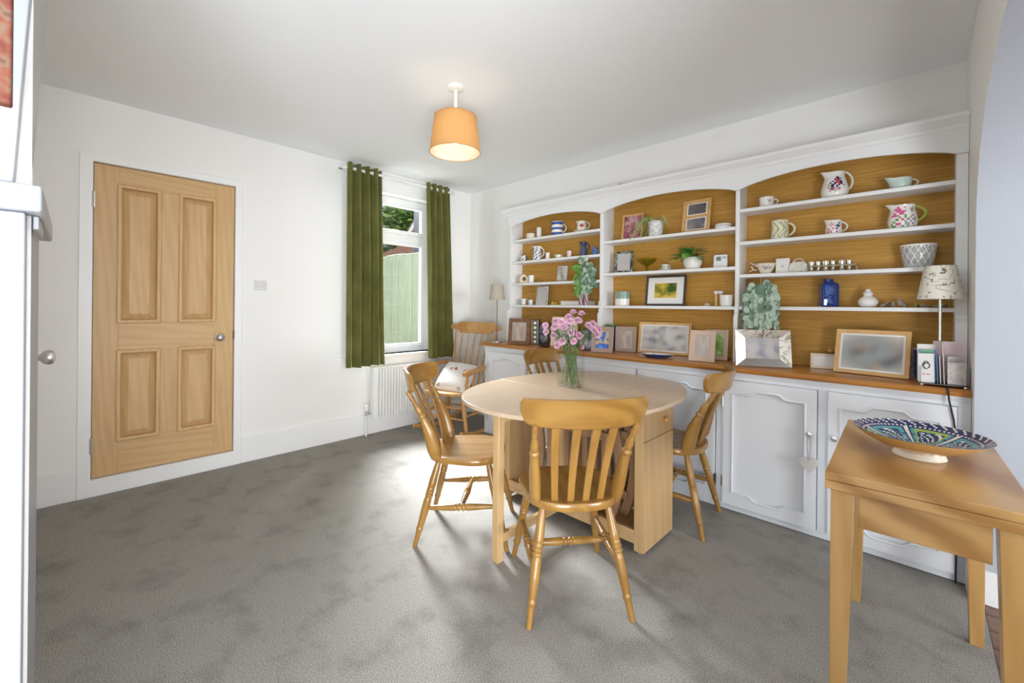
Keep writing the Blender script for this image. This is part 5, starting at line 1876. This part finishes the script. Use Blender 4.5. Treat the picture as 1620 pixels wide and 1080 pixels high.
scr = lambda a, zz, i: (1 if math.sin(a * 9 + 3 * math.sin(zz * 70)) > .72 else (2 if math.sin(a * 7 + 2 + 2.5 * math.sin(zz * 60 + 1)) > .86 else 0)) if .008 < zz < .112 else 0
pot('mug', 'cream mug with green trailing stems on the second shelf, right bay', 'mug', -0.627, 3.075, z, [(0.046, 0), (0.048, 0.003), (0.046, 0.115), (0.046, 0.12)], [offw_m, lime_m, grey_m], fn=scr, nd=40, n=96, sm=0, handle=(HA, .026, .104, .034, .006))
flr = ['..r....d', '.r.r..d.', '..r..ddd', '......d.', 'p..r.d..', '.p......', 'p.p..r..']
pot('jug', 'small white jug with pink and dark sprigs on the second shelf, right bay', 'jug', -0.357, 3.075, z, [(0.03, 0), (0.037, 0.006), (0.041, 0.03), (0.036, 0.06), (0.037, 0.085)], [white_m, pink_m, navy_m, red_m],
    fn=motif(flr, va + .05, 1.7, .012, .072, {'r': 1, 'd': 2, 'p': 3}), nd=32, n=72, spout=(PI + .45, .012, .055), handle=(HA, .02, .076, .03, .0045))
fl2_ = ['..p..p...k', '.ppp....kk', '..pppp..k.', '.p.pp.....', 'ppp..g..k.', '...g.g.k.k', '..g.p.k.kk', '.g...g.k.k', 'g.pp.kk.k.', 'gg..g.k..k']
pot('jug', 'white jug with large pink flowers and a lime green handle', 'jug', -0.062, 3.075, z, [(0.046, 0), (0.056, 0.008), (0.063, 0.04), (0.054, 0.085), (0.047, 0.105), (0.052, 0.125)], [white_m, pink_m, green_m, grey_m],
    fn=motif(fl2_, view_ang(-.06, 3.07) + .1, 1.9, .006, .115, {'p': 1, 'g': 2, 'k': 3}), nd=40, n=84, spout=(PI + .45, .024, .09), handle=(HA, .045, .122, .042, .007), hmat=lime_m)
z = 1.4375
tcp = pot('teacup', 'pale yellow teacup with dark flowers and a twig handle', 'cup', -0.70, 3.065, z, [(0.024, 0), (0.03, 0.006), (0.042, 0.03), (0.053, 0.062), (0.056, 0.066)], [offw_m, grey_m, lime_m],
          fn=motif(['.d..d..', 'd.dd.d.', '.ddd.dd', '..d.d..'], view_ang(-.7, 3.06) + .1, 1.3, .022, .056, {'d': 1}), nd=24, n=56)
g = G().tube([(-.046, -.01, .05), (-.07, -.012, .066), (-.08, -.012, .05), (-.068, -.012, .028), (-.05, -.01, .026)], .004, 8).tube([(-.068, -.012, .062), (-.086, -.012, .076)], .003, 6).tube([(-.07, -.012, .03), (-.09, -.012, .018)], .003, 6)
P('twig_handle', g, pinkpaper_m, tcp)
cd = T('card', 'small plain white card standing beside the teacup', 'card', (-0.61, 3.065, z), 0.05)
M = Matrix.Rotation(-.1, 4, 'X')
P('front', G().box(-.036, .036, 0, .0015, .0005, .095).xf(M), paper_m, cd)
P('back', G().box(-.036, .036, 0.002, .0035, .0, .095).xf(Matrix.Translation((0, .004, 0)) @ Matrix.Rotation(-.34, 4, 'X')), paper_m, cd)
P('print', G().lathe([(0, 0), (.008, 0), (.008, .0005), (0, .0005)], 6).xf(M @ Matrix.Translation((0, -.0001, .045)) @ Matrix.Rotation(PI / 2, 4, 'X')), silverphoto_m, cd)
hb = T('handbag_ornament', 'small grey patterned handbag ornament', 'ornament', (-0.527, 3.075, z), 0.05)
pl_ = [(-.048, 0), (.048, 0), (.05, .03), (.044, .055), (.03, .068), (-.03, .068), (-.044, .055), (-.05, .03)]
P('body', G().prism(pl_, -.02, .02, 'xz'), cells('bag_pattern', (.66, .63, .57), [(.3, .27, .26), (.5, .42, .38)], 60, .3, .4), hb, bevel=.006)
P('handle', G().tube([(.025 * math.cos(a), 0, .066 + .02 * math.sin(a)) for a in [PI * k / 10 for k in range(11)]], .003, 8), offw_m, hb)
ek = T('egg_cup_rack', 'low gilt metal rack holding the silver cups', 'rack', (-0.372, 3.075, z), 0.0)
g = G()
for y in (-.03, .03):
    g.box(-.105, .125, y - .003, y + .003, .03, .038)
for x in (-.103, .123):
    g.box(x - .003, x + .003, -.03, .03, .03, .038)
    for y in (-.03, .03):
        g.box(x - .003, x + .003, y - .003, y + .003, 0, .038)
g.box(-.105, .125, -.03, .03, .003, .006)
P('frame', g, mat('dull_gilt', (.3, .25, .15), .4, metal=.6), ek, bevel=.001)
k_ = 0
for x in (-.445, -.375, -.3):
    for j, dx in enumerate((-.016, .016)):
        lb = ['first', 'second', 'third'][[-.445, -.375, -.3].index(x)]
        pot('egg_cup', f'small silver cup in the gilt rack, {"left" if j == 0 else "right"} one of the {lb} pair from the left', 'cup', x + dx, 3.067 + .016 * j, z + .0065, [(0.012, 0), (0.013, 0.004), (0.008, 0.012), (0.014, 0.028), (0.0155, 0.055)], [silver_m], t=.0015, floor=.015, group='silver cups in the rack', n=20)
dia = lambda a, zz, i: (0 if abs(((a / (2 * PI) * 14 + zz / .06) % 1) - .5) > .43 or abs(((a / (2 * PI) * 14 - zz / .06) % 1) - .5) > .43 else (1 if (int(a / (2 * PI) * 96) + int(zz * 260)) % 3 else 2))
pot('planter', 'grey and white diamond patterned pot at the right of the third shelf', 'pot', 0.0, 3.078, z, [(0.052, 0), (0.056, 0.004), (0.073, 0.117), (0.073, 0.122)], [white_m, grey_m, marble_m], fn=lambda a, zz, i: dia(a, zz, i) if .006 < zz < .114 else 0, nd=40, n=112, sm=0)
z = 1.2305
bb2 = T('blue_glass_vase', 'cobalt blue square glass bottle vase with ridges', 'vase', (-0.378, 3.075, z), 0.4)
g = G()


def sq(hw, zz, r=.008, n=4):
    res = []
    for cx, cy, a0 in ((1, 1, 0), (-1, 1, PI / 2), (-1, -1, PI), (1, -1, 3 * PI / 2)):
        for k in range(n + 1):
            a = a0 + PI / 2 * k / n
            res.append(((hw - r) * cx + r * math.cos(a), (hw - r) * cy + r * math.sin(a), zz))
    return res


def loft(rings, mi=0):
    n = len(rings[0])
    vs = [p for q in rings for p in q]
    fs = []
    for i in range(len(rings) - 1):
        for k in range(n):
            j = (k + 1) % n
            fs.append((i * n + k, i * n + j, (i + 1) * n + j, (i + 1) * n + k))
    fs.append(tuple(range(n - 1, -1, -1)))
    fs.append(tuple((len(rings) - 1) * n + k for k in range(n)))
    return G().add(vs, fs, mi)


P('body', loft([sq(.04, 0), sq(.041, .003), sq(.041, .13), sq(.034, .143, .02), sq(.024, .146, .022), sq(.024, .163, .022), sq(.021, .163, .02), sq(.021, .14, .019), sq(.034, .13, .008), sq(.034, .01)]), blueglass_m, bb2, smooth=50)
rnd = random.Random(2)
g = G()
for k in range(12):
    zz = .02 + k * .009
    g.box(-.03 + rnd.uniform(0, .02), -.008 + rnd.uniform(0, .02), -.0428, -.0408, zz, zz + .006)
    g.box(-.0428, -.0408, -.03 + rnd.uniform(0, .02), -.008 + rnd.uniform(0, .03), zz, zz + .005)
P('ridges', g, blueglassd_m, bb2, bevel=.001)
pot('lidded_jar', 'squat round white lidded jar on the lowest shelf, right bay', 'jar', -0.2, 3.075, z, [(0.024, 0), (0.036, 0.006), (0.048, 0.028), (0.036, 0.052), (0.018, 0.062), (0.02, 0.068), (0.026, 0.074), (0.02, 0.082), (0.012, 0.09), (0.014, 0.096), (0.004, 0.102)], [white_m], floor=.1)


def shell(name, label, x, y, z, L, W, Hh, rz, m, tilt=0.0):
    vs, fs = [], []
    n, r_ = 14, 6
    for s_ in (0, 1):
        for i in range(r_ + 1):
            for k in range(n + 1):
                a = -1.35 + 2.7 * k / n
                u = i / r_
                rr = u * (1 + .04 * math.cos(k * PI))
                h = Hh * math.sin(PI * (1 - u) * .5 + .25) * (u > 0) + (0.002 if s_ == 0 else 0) + (.0015 * math.cos(k * PI) * u)
                vs.append((L * rr * math.cos(a) - L * .4, W * rr * math.sin(a), max(h * (1 if s_ == 0 else .8), 0.0002)))
    for s_ in (0, 1):
        b = s_ * (r_ + 1) * (n + 1)
        for i in range(r_):
            for k in range(n):
                q = (b + i * (n + 1) + k, b + i * (n + 1) + k + 1, b + (i + 1) * (n + 1) + k + 1, b + (i + 1) * (n + 1) + k)
                fs.append(q if s_ == 0 else q[::-1])
    g = G().add(vs, fs)
    if tilt:
        g.xf(Matrix.Translation((0, 0, .022)) @ Matrix.Rotation(tilt, 4, 'Y'))
        mz = min(p[2] for p in g.v)
        g.v = [(p[0], p[1], p[2] - mz) for p in g.v]
    o = P(name, g, m, smooth=60, loc=(x, y, z), rz=rz)
    return tag(o, label, 'shell')


shell_m = mat('pale_shell', (.6, .55, .48), .35, var=((.32, .27, .25), 70, .15))
shelly_m = mat('yellow_shell', (.66, .6, .42), .35, var=((.35, .3, .2), 50, .2))
shell('shell', 'pale grey scallop shell lying flat beside the lidded jar', -0.115, 3.06, z, .06, .036, .026, 2.6, shell_m)
shell('shell', 'pale grey scallop shell standing up against another shell', -0.062, 3.07, z, .05, .026, .01, -2.4, shell_m, -1.0)
shell('shell', 'yellow mottled shell left of the lamp stem', 0.015, 3.065, z, .062, .036, .018, .2, shelly_m)
shell('shell', 'yellow mottled shell right of the lamp stem', 0.09, 3.065, z, .06, .034, .018, 2.9, shelly_m)
# tiny bottles on top of the cornice
tb2 = T('clear_ornament', 'tiny clear ornament on top of the shelf unit', 'ornament', (-1.713, 3.0, 2.1682))
P('body', G().lathe([(0, 0), (.016, 0), (.016, .02), (.008, .028), (.008, .036), (0, .036)], 14).lathe([(0, 0), (.014, 0), (.014, .016), (.007, .024), (0, .025)], 14, (.045, 0, 0)), shelly_m, tb2)

# ---------------------------------------------------------------- eucalyptus sprays
disc = []
for s_, zz in ((0, 0.0006), (1, -.0006)):
    pass


def round_leaf(r_):
    n = 10
    vs = [(r_ + r_ * math.cos(2 * PI * k / n) * (1.0), r_ * .95 * math.sin(2 * PI * k / n), .12 * r_ * math.cos(4 * PI * k / n)) for k in range(n)]
    vs += [(p[0], p[1], p[2] - .001) for p in vs]
    fs = [tuple(range(n)), tuple(range(2 * n - 1, n - 1, -1))] + [(k, n + k, n + (k + 1) % n, (k + 1) % n) for k in range(n)]
    return G().add(vs, fs)


rl_m = mesh_of('round_leaf', round_leaf(.0185), euc_m, 60)
rl_d = mesh_of('round_leaf_dark', round_leaf(.0185), eucd_m, 60)
rl_g = mesh_of('oval_leaf', leaf_mesh(.045, .014, 5), leaf_m, 60)

def face_rot(a, rnd):
    """leaf lying roughly in the vertical plane that faces the room, pointing along angle a in that plane"""
    M = (Matrix.Rotation(rnd.uniform(-.45, .45), 4, 'X') @ Matrix.Rotation(rnd.uniform(-.7, .7) + .4, 4, 'Z') @ Matrix.Rotation(PI / 2, 4, 'X') @ Matrix.Rotation(a, 4, 'Z'))
    return M.to_euler()


he = T('hanging_eucalyptus', 'artificial eucalyptus globe hanging on a thread below the third shelf', 'plant', (-0.70, 2.95, 1.369))
P('thread', G().tube([(0, 0, .0), (0, .0, .052), (0, .0415, .0495)], .0008, 5), white_m, he)
P('ball', G().lathe([(0, 0), (.03, -.01), (.045, -.04), (.035, -.08), (0, -.1)], 16), eucd_m, he)
rnd = random.Random(21)
for k in range(9):
    a = PI + k / 8 * PI
    rx_ = .02 + .065 * abs(math.cos(a)) + .01
    dx, dy = math.cos(a), math.sin(a)
    bot = -.30 + .03 * ((k * 5) % 4) + (.02 if abs(dx) > .9 else 0)
    reach = .078 if abs(dx) > .7 else .055
    pa = []
    for i in range(13):
        u = i / 12
        rr = reach * math.sin(min(1, u * 2.2) * PI / 2)
        pa.append((rr * dx, rr * dy * .55, .0 + .012 * math.sin(PI * min(1, u * 3)) + bot * u ** 1.2))
    P('stem', G().tube(pa, .0013, 5), brownp_m, he)
    for i in range(1, 13):
        for sgn in (-1, 1):
            if i < 2 and sgn < 0:
                continue
            p = pa[i]
            aa = a + sgn * rnd.uniform(.7, 1.6)
            put('leaf', rl_m if rnd.random() < .68 else rl_d, he, (p[0], p[1] - .002, p[2]), face_rot(aa, rnd), rnd.uniform(.75, 1.15))

ep = T('leaf_spray', 'artificial mixed green leaf spray standing in the two patterned vases', 'plant', (-2.06, 3.02, 1.2385))
rnd = random.Random(31)
for k in range(17):
    base = (-.024, 0, .004) if k % 2 else (.024, .01, .004)
    tx = (-.05, .1, .02, -.03, .115, .06, .12, -.01, .09, .125, .04, -.06, .11, -.04, .08, .12, -.02)[k]
    tz = (.26, .34, .37, .19, .28, .36, .2, .31, .24, .16, .30, .33, .31, .14, .28, .25, .22)[k]
    ty = -.02 - .012 * (k % 3)
    pa = [(base[0] + (tx - base[0]) * u ** 1.6, base[1] + (ty - base[1]) * u, base[2] + (tz - base[2]) * (u + .12 * math.sin(PI * u))) for u in [i / 9 for i in range(10)]]
    P('stem', G().tube(pa, .0015, 5), stem_m, ep)
    greeny = tx < 0.0
    for i in range(3, 10):
        for sgn in (-1, 1):
            p = pa[i]
            if p[2] < .1:
                continue
            aa = rnd.uniform(0, 2 * PI)
            me = rl_g if greeny else (rl_d if rnd.random() < .6 else rl_m)
            put('leaf', me, ep, p, face_rot(aa, rnd), rnd.uniform(.9, 1.35) * (1.15 if me is rl_g else 1.0))

# ---------------------------------------------------------------- flowers and vase on the table
VX, VY = -1.482, 2.05
vz = T('glass_vase', 'square clear glass vase half full of water on the dining table', 'vase', (VX, VY, TZ + .0003), math.radians(-10))


def rect(hx, hy, zz):
    return [(-hx, -hy, zz), (hx, -hy, zz), (hx, hy, zz), (-hx, hy, zz)]


gl = loft([rect(.067, .054, 0), rect(.067, .054, .222), rect(.062, .049, .222), rect(.062, .049, .014)])
P('glass', gl, vaseglass_m, vz, smooth=0, bevel=.0015)
P('water', loft([rect(.0615, .0485, .0145), rect(.0615, .0485, .108)]), water_m, vz, smooth=0)
HEADS = [(-1.419, 1.983, 1.185), (-1.41, 2.052, 1.177), (-1.448, 1.981, 1.155), (-1.428, 2.046, 1.136), (-1.528, 1.954, 1.131), (-1.454, 1.917, 1.127), (-1.512, 1.85, 1.109), (-1.554, 1.97, 1.089), (-1.457, 1.951, 1.098), (-1.529, 1.877, 1.071), (-1.554, 2.001, 1.062), (-1.448, 2.001, 1.063), (-1.46, 2.061, 1.057), (-1.375, 2.072, 1.108), (-1.369, 2.109, 1.115), (-1.326, 2.056, 1.082), (-1.345, 2.132, 1.082), (-1.467, 2.059, 1.0), (-1.487, 1.974, 1.018), (-1.427, 2.073, 0.983), (-1.43, 2.057, 1.047)]


_r = random.Random(77)
HEADS += [(h[0] + _r.uniform(-.03, .03), h[1] + _r.uniform(-.03, .03), h[2] - _r.uniform(.015, .05)) for h in (HEADS[i] for i in (2, 4, 5, 7, 10, 11, 14, 15, 18, 20))]


def petals(seed):
    rnd = random.Random(seed)
    vs, fs = [], []
    for ring, (n, r_, zz, up) in enumerate(((11, .023, .0, .15), (9, .019, .004, .55), (7, .013, .007, 1.0), (5, .007, .009, 1.3))):
        for k in range(n):
            a = 2 * PI * k / n + ring * .5 + rnd.uniform(-.12, .12)
            w_ = 2.3 * r_ * PI / n
            ca, sa = math.cos(a), math.sin(a)
            L = r_ * rnd.uniform(.9, 1.1)
            row = []
            for u, ww in ((0.1, .3), (.6, .85), (1.0, 1.0)):
                for v in (-.5, -.17, .17, .5):
                    rr = L * u * math.cos(up * u)
                    h = zz + L * u * math.sin(up * u) + (.0022 * math.cos(v * 18 + k) if u == 1.0 else 0)
                    row.append((rr * ca - v * w_ * ww * sa, rr * sa + v * w_ * ww * ca, h))
            b = len(vs)
            vs += row
            for i in range(2):
                for j in range(3):
                    fs.append((b + i * 4 + j, b + i * 4 + j + 1, b + i * 4 + j + 5, b + i * 4 + j + 4))
    return G().add(vs, fs)


pms = [mesh_of('petals', petals(s_), petal_m, 60) for s_ in range(3)]
clx = mesh_of('calyx', G().lathe([(0, -.022), (.004, -.02), (.007, -.008), (.006, .002), (0, .003)], 10), stem_m, 60)
lfm = mesh_of('carnation_leaf', leaf_mesh(.06, .004, 6, .1, .25), stem_m, 60)
rnd = random.Random(8)
cz = math.radians(-10)
for k, (hx, hy, hz) in enumerate(HEADS):
    bx_, by_ = rnd.uniform(-.054, .054), rnd.uniform(-.042, .042)
    nx_, ny_ = -.42 * bx_ + (hx - VX) * .22, -.42 * by_ + (hy - VY) * .22
    nx_, ny_ = max(-.046, min(.046, nx_ * 1.5)), max(-.038, min(.038, ny_ * 1.5))
    ct, st_ = math.cos(cz), math.sin(cz)
    b_w = (VX + bx_ * ct - by_ * st_, VY + bx_ * st_ + by_ * ct, TZ + .018)
    nx_ *= 1.15
    n_w = (VX + nx_ * ct - ny_ * st_, VY + nx_ * st_ + ny_ * ct, TZ + .228)
    f_ = T('carnation', {0: 'topmost pink carnation in the glass vase', 1: 'second highest pink carnation, beside the topmost one', 6: 'pink carnation at the far left of the bunch, upper of two', 9: 'pink carnation at the far left of the bunch, lower of two', 16: 'pink carnation at the far right of the bunch', 19: 'lowest pink carnation just above the vase rim'}.get(k, 'pink carnation in the crowded middle of the bunch'), 'flower', b_w, 0, 'pink carnations in the glass vase')
    rel = lambda p: (p[0] - b_w[0], p[1] - b_w[1], p[2] - b_w[2])
    tip = Vector(rel((hx, hy, hz)))
    nk = Vector(rel(n_w))
    pa = [Vector((0, 0, 0)).lerp(nk, u) for u in (0, .25, .5, .75)] + [nk * (1 - u) ** 2 + (nk + (nk * .6) * .3) * 2 * u * (1 - u) + tip * u * u for u in (0, .2, .4, .6, .8, 1.0)]
    P('stem', G().tube([tuple(p) for p in pa], .0019, 6), stem_m, f_)
    d = (pa[-1] - pa[-2]).normalized()
    cam_dir = (Vector((0, 0, 1.2)) - Vector((hx, hy, hz))).normalized()
    d = (d + cam_dir * .4).normalized()
    q = d.to_track_quat('Z', 'Y').to_euler()
    h = put('flower_head', pms[k % 3], f_, tuple(tip), q, rnd.uniform(.85, 1.12))
    put('calyx', clx, h, (0, 0, 0), (0, 0, 0))
    for i in (5, 6, 7, 8):
        a = rnd.uniform(0, 2 * PI)
        put('leaf', lfm, f_, tuple(pa[i]), (0, rnd.uniform(-.9, -.1), a), rnd.uniform(.6, 1.1))

# ---------------------------------------------------------------- worktop ornaments, lamps, letters
dd = T('dish', 'oblong dark blue rimmed dish on the worktop', 'dish', (-1.306, 2.82, WZ + .0002), math.radians(20))
g = G().lathe([(0, 0), (.06, 0), (.08, .008), (.11, .026), (.113, .028), (.108, .028), (.078, .013), (0, .008)], 40, ry=.5, fn=lambda a, zz, i: 1 if i >= 5 else 0)
P('body', g, [navy_m, cells('dish_pattern', (.75, .73, .7), [(.03, .06, .2), (.5, .1, .1), (.1, .25, .4)], 30, .4, .25)], dd)
sd_ = T('dark_dish', 'small dark leaf dish behind the far chair on the worktop', 'dish', (-2.3, 2.80, WZ + .0002))
P('body', G().lathe([(0, 0), (.03, 0), (.05, .012), (.054, .018), (.048, .016), (0, .006)], 24, ry=.7), dkmetal_m, sd_)
gp = T('trailing_plant', 'small dark pot with trailing leaves behind the taupe frame', 'plant', (-1.785, 3.05, WZ + .0002))
P('pot', G().lathe([(0, 0), (.04, 0), (.05, .12), (.05, .2), (.046, .2), (.044, .17), (0, .165)], 24), navy_m, gp)
rnd = random.Random(6)
for k in range(16):
    a = rnd.uniform(-2.6, -.2)
    put('leaf', rl_g, gp, (.035 * math.cos(a), .035 * math.sin(a), .195 + rnd.uniform(0, .02)), (rnd.uniform(-.3, .3), rnd.uniform(-.2, .9), a), rnd.uniform(.6, 1.0))
sb = T('small_bottle', 'tiny dark ornament at the far left end of the worktop', 'ornament', (-2.79, 2.89, WZ + .0002))
P('body', G().lathe([(0, 0), (.012, 0), (.016, .012), (.01, .024), (.013, .034), (0, .042)], 16), brownframe_m, sb)


def table_lamp(label, x, y, h0, h1, r0, r1, base, shade, polem, square):
    t = T('table_lamp', label, 'lamp', (x, y, WZ + .0002))
    if square:
        P('base', G().box(-base, base, -base, base, 0, .012), polem, t, bevel=.003)
    else:
        P('base', G().lathe([(0, 0), (base, 0), (base, .006), (base * .9, .012), (0, .014)], 32), polem, t)
    P('stem', G().tube([(0, 0, .011), (0, 0, h1 - .04)], .0065 if square else .004, 12), polem if square else dkmetal_m, t)
    s_ = P('shade', G().lathe([(r0, h0), (r1, h1), (r1 - .002, h1), (r0 - .002, h0 + .0005), (r0, h0)], 40), shade, t, smooth=60)
    g = G()
    for k in range(3):
        a = 2 * PI * k / 3 + .3
        g.tube([(0, 0, h1 - .045), (r1 * .98 * math.cos(a), r1 * .98 * math.sin(a), h1 - .008)], .0015, 6)
    P('spider', g, polem, t)
    return t


table_lamp('slim metal table lamp with a beige linen shade at the left end of the worktop', -2.945, 2.855, .41, .557, .078, .058, .06, linen_m, steel_m, False)
table_lamp('silver table lamp with a white map print shade at the right end of the worktop', 0.078, 2.90, .405, .565, .083, .056, .036, map_m, silver_m, True)
cdn = P('lamp_cord', G().tube([(.1, 2.86, WZ + .004), (.098, 2.76, WZ + .004), (.1, 2.708, WZ - .004), (.104, 2.702, WZ - .05), (.118, 2.712, WZ - .13), (.132, 2.712, WZ - .24), (.136, 2.714, WZ - .4), (.13, 2.714, .1), (.13, 2.73, .006)], .0035, 8), black_m)
tag(cdn, 'black lamp cord hanging down in front of the right cupboard', 'cord')
# letter rack with cards
lr = T('letter_rack', 'clear letter rack on small silver feet at the right end of the worktop', 'letter rack', (0.085, 2.806, WZ + .0002), math.radians(2))
P('tray', G().box(-.078, .078, -.052, .052, .009, .013), dkmetal_m, lr, bevel=.001)
for x in (-.07, .07):
    for y in (-.045, .045):
        P('foot', G().lathe([(0, 0), (.006, 0), (.0075, .004), (.006, .009), (0, .009)], 12, (x, y, 0)), silver_m, lr)
for x in (-.074, .074):
    P('end_plate', G().box(x - .0015, x + .0015, -.05, .05, .013, .09), glass_m, lr)
zc = WZ + .0135


def card(label, x, y, w, h, rz, m, lean=2.0, t=.0022, name='greeting_card'):
    c = T(name, label, 'card', (x, y, zc), math.radians(rz))
    M = Matrix.Rotation(-math.radians(lean), 4, 'X')
    P('sheet', G().box(-w / 2, w / 2, 0, t, .0005, h).xf(M), m, c, smooth=0)
    return c, M


def pixels(rows, cell, x0, z0, y, keych):
    g = G()
    for r_, row in enumerate(rows):
        for c_, chh in enumerate(row):
            if chh == keych:
                g.box(x0 + c_ * cell, x0 + (c_ + 1) * cell, y - .0004, y, z0 - (r_ + 1) * cell, z0 - r_ * cell)
    return g


c, M = card('white card with a penguin picture at the front left of the letter rack', 0.032, 2.775, .058, .135, 16, paper_m)
PENG = ['..kkk...', '.kk.kk..', '.kkkkkw.', 'kkk..kk.', 'kkw..wk.', 'kkw...k.', '.kw..kk.', '.kkwwk..', '..kkk...']
P('penguin', pixels(PENG, .0042, -.016, .1, -.0001, 'k').xf(M), black_m, c)
P('red_words', G().box(-.014, -.004, -.0006, -.0001, .036, .041).box(.0, .012, -.0006, -.0001, .036, .041).xf(M), red_m, c)
card('blue edged card standing just behind the penguin card', 0.075, 2.803, .08, .13, 84, ltblue_m)
card('white folded card beside the blue edged card', 0.083, 2.803, .08, .128, 85, paper_m)
card('tall pink card standing on edge in the middle of the letter rack', 0.094, 2.803, .078, .19, 86, pinkpaper_m)
card('white envelope leaning at the back left of the letter rack', 0.035, 2.838, .07, .175, 14, paper_m)
card('green and blue striped booklet poking up behind the penguin card', 0.036, 2.815, .055, .15, 14, mat('striped_booklet', (.2, .45, .15), .6, var=((.15, .35, .65), 40, .02), aniso=(2, 1, .1)))
c, M = card('wide pale pink letter with handwriting at the back of the letter rack', 0.11, 2.85, .11, .192, 6, pinkpaper_m)
g = G()
rnd = random.Random(3)
for r_ in range(8):
    x = -.045
    while x < .04:
        w_ = rnd.uniform(.006, .014)
        g.box(x, min(x + w_, .047), -.0006, -.0001, .172 - r_ * .009, .1732 - r_ * .009)
        x += w_ + .003
P('handwriting', g.xf(M), mat('pink_ink', (.55, .32, .4), .7), c)
c, M = card('small grey card with lines of print in the letter rack', 0.13, 2.812, .056, .125, 6, silverphoto_m)
P('print_lines', G().box(-.024, .024, -.0006, -.0001, .112, .114).box(-.024, .016, -.0006, -.0001, .105, .107).xf(M), grey_m, c)
c, M = card('short floral grey card at the front right of the letter rack', 0.131, 2.782, .06, .1, 6, cells('floral_card', (.6, .57, .54), [(.5, .45, .43), (.66, .63, .6), (.42, .38, .37)], 55, .45, .6))
zc = WZ + .0003
c, M = card('grey print of a bare tree leaning behind the letter rack', 0.005, 3.02, .09, .155, 4, ph_tree, 8, name='print_card')
c, M = card('dark navy card standing left of the letter rack', 0.012, 2.985, .045, .148, 8, navy_m, 6, name='print_card')

# heart on the cupboard knob
hx0, hy0 = -0.846 + 0.466 - 0.03, FY - 0.018 - 0.008 - 0.02
hz0 = DOORZ + DOORH * .685
hh_ = T('hanging_heart', 'grey wooden heart hanging by a ribbon from the cupboard knob', 'ornament', (hx0, hy0 - .0045, hz0 - .155))
pts = []
for k in range(40):
    a = 2 * PI * k / 40
    pts.append((.0026 * 16 * math.sin(a) ** 3, .0028 * (13 * math.cos(a) - 5 * math.cos(2 * a) - 2 * math.cos(3 * a) - math.cos(4 * a)) + .0))
P('heart', G().prism(pts, -.008, .008, 'xz'), mat('greywashed_wood', (.62, .6, .58), .7), hh_, bevel=.004)
P('ribbon', G().tube([(-.003, 0, .03), (-.009, .001, .1), (-.006, .0045, .155), (0, .005, .1705), (.006, .0045, .155), (.009, .001, .1), (.003, 0, .03)], .0022, 6), mat('grey_ribbon', (.4, .39, .39), .8), hh_)
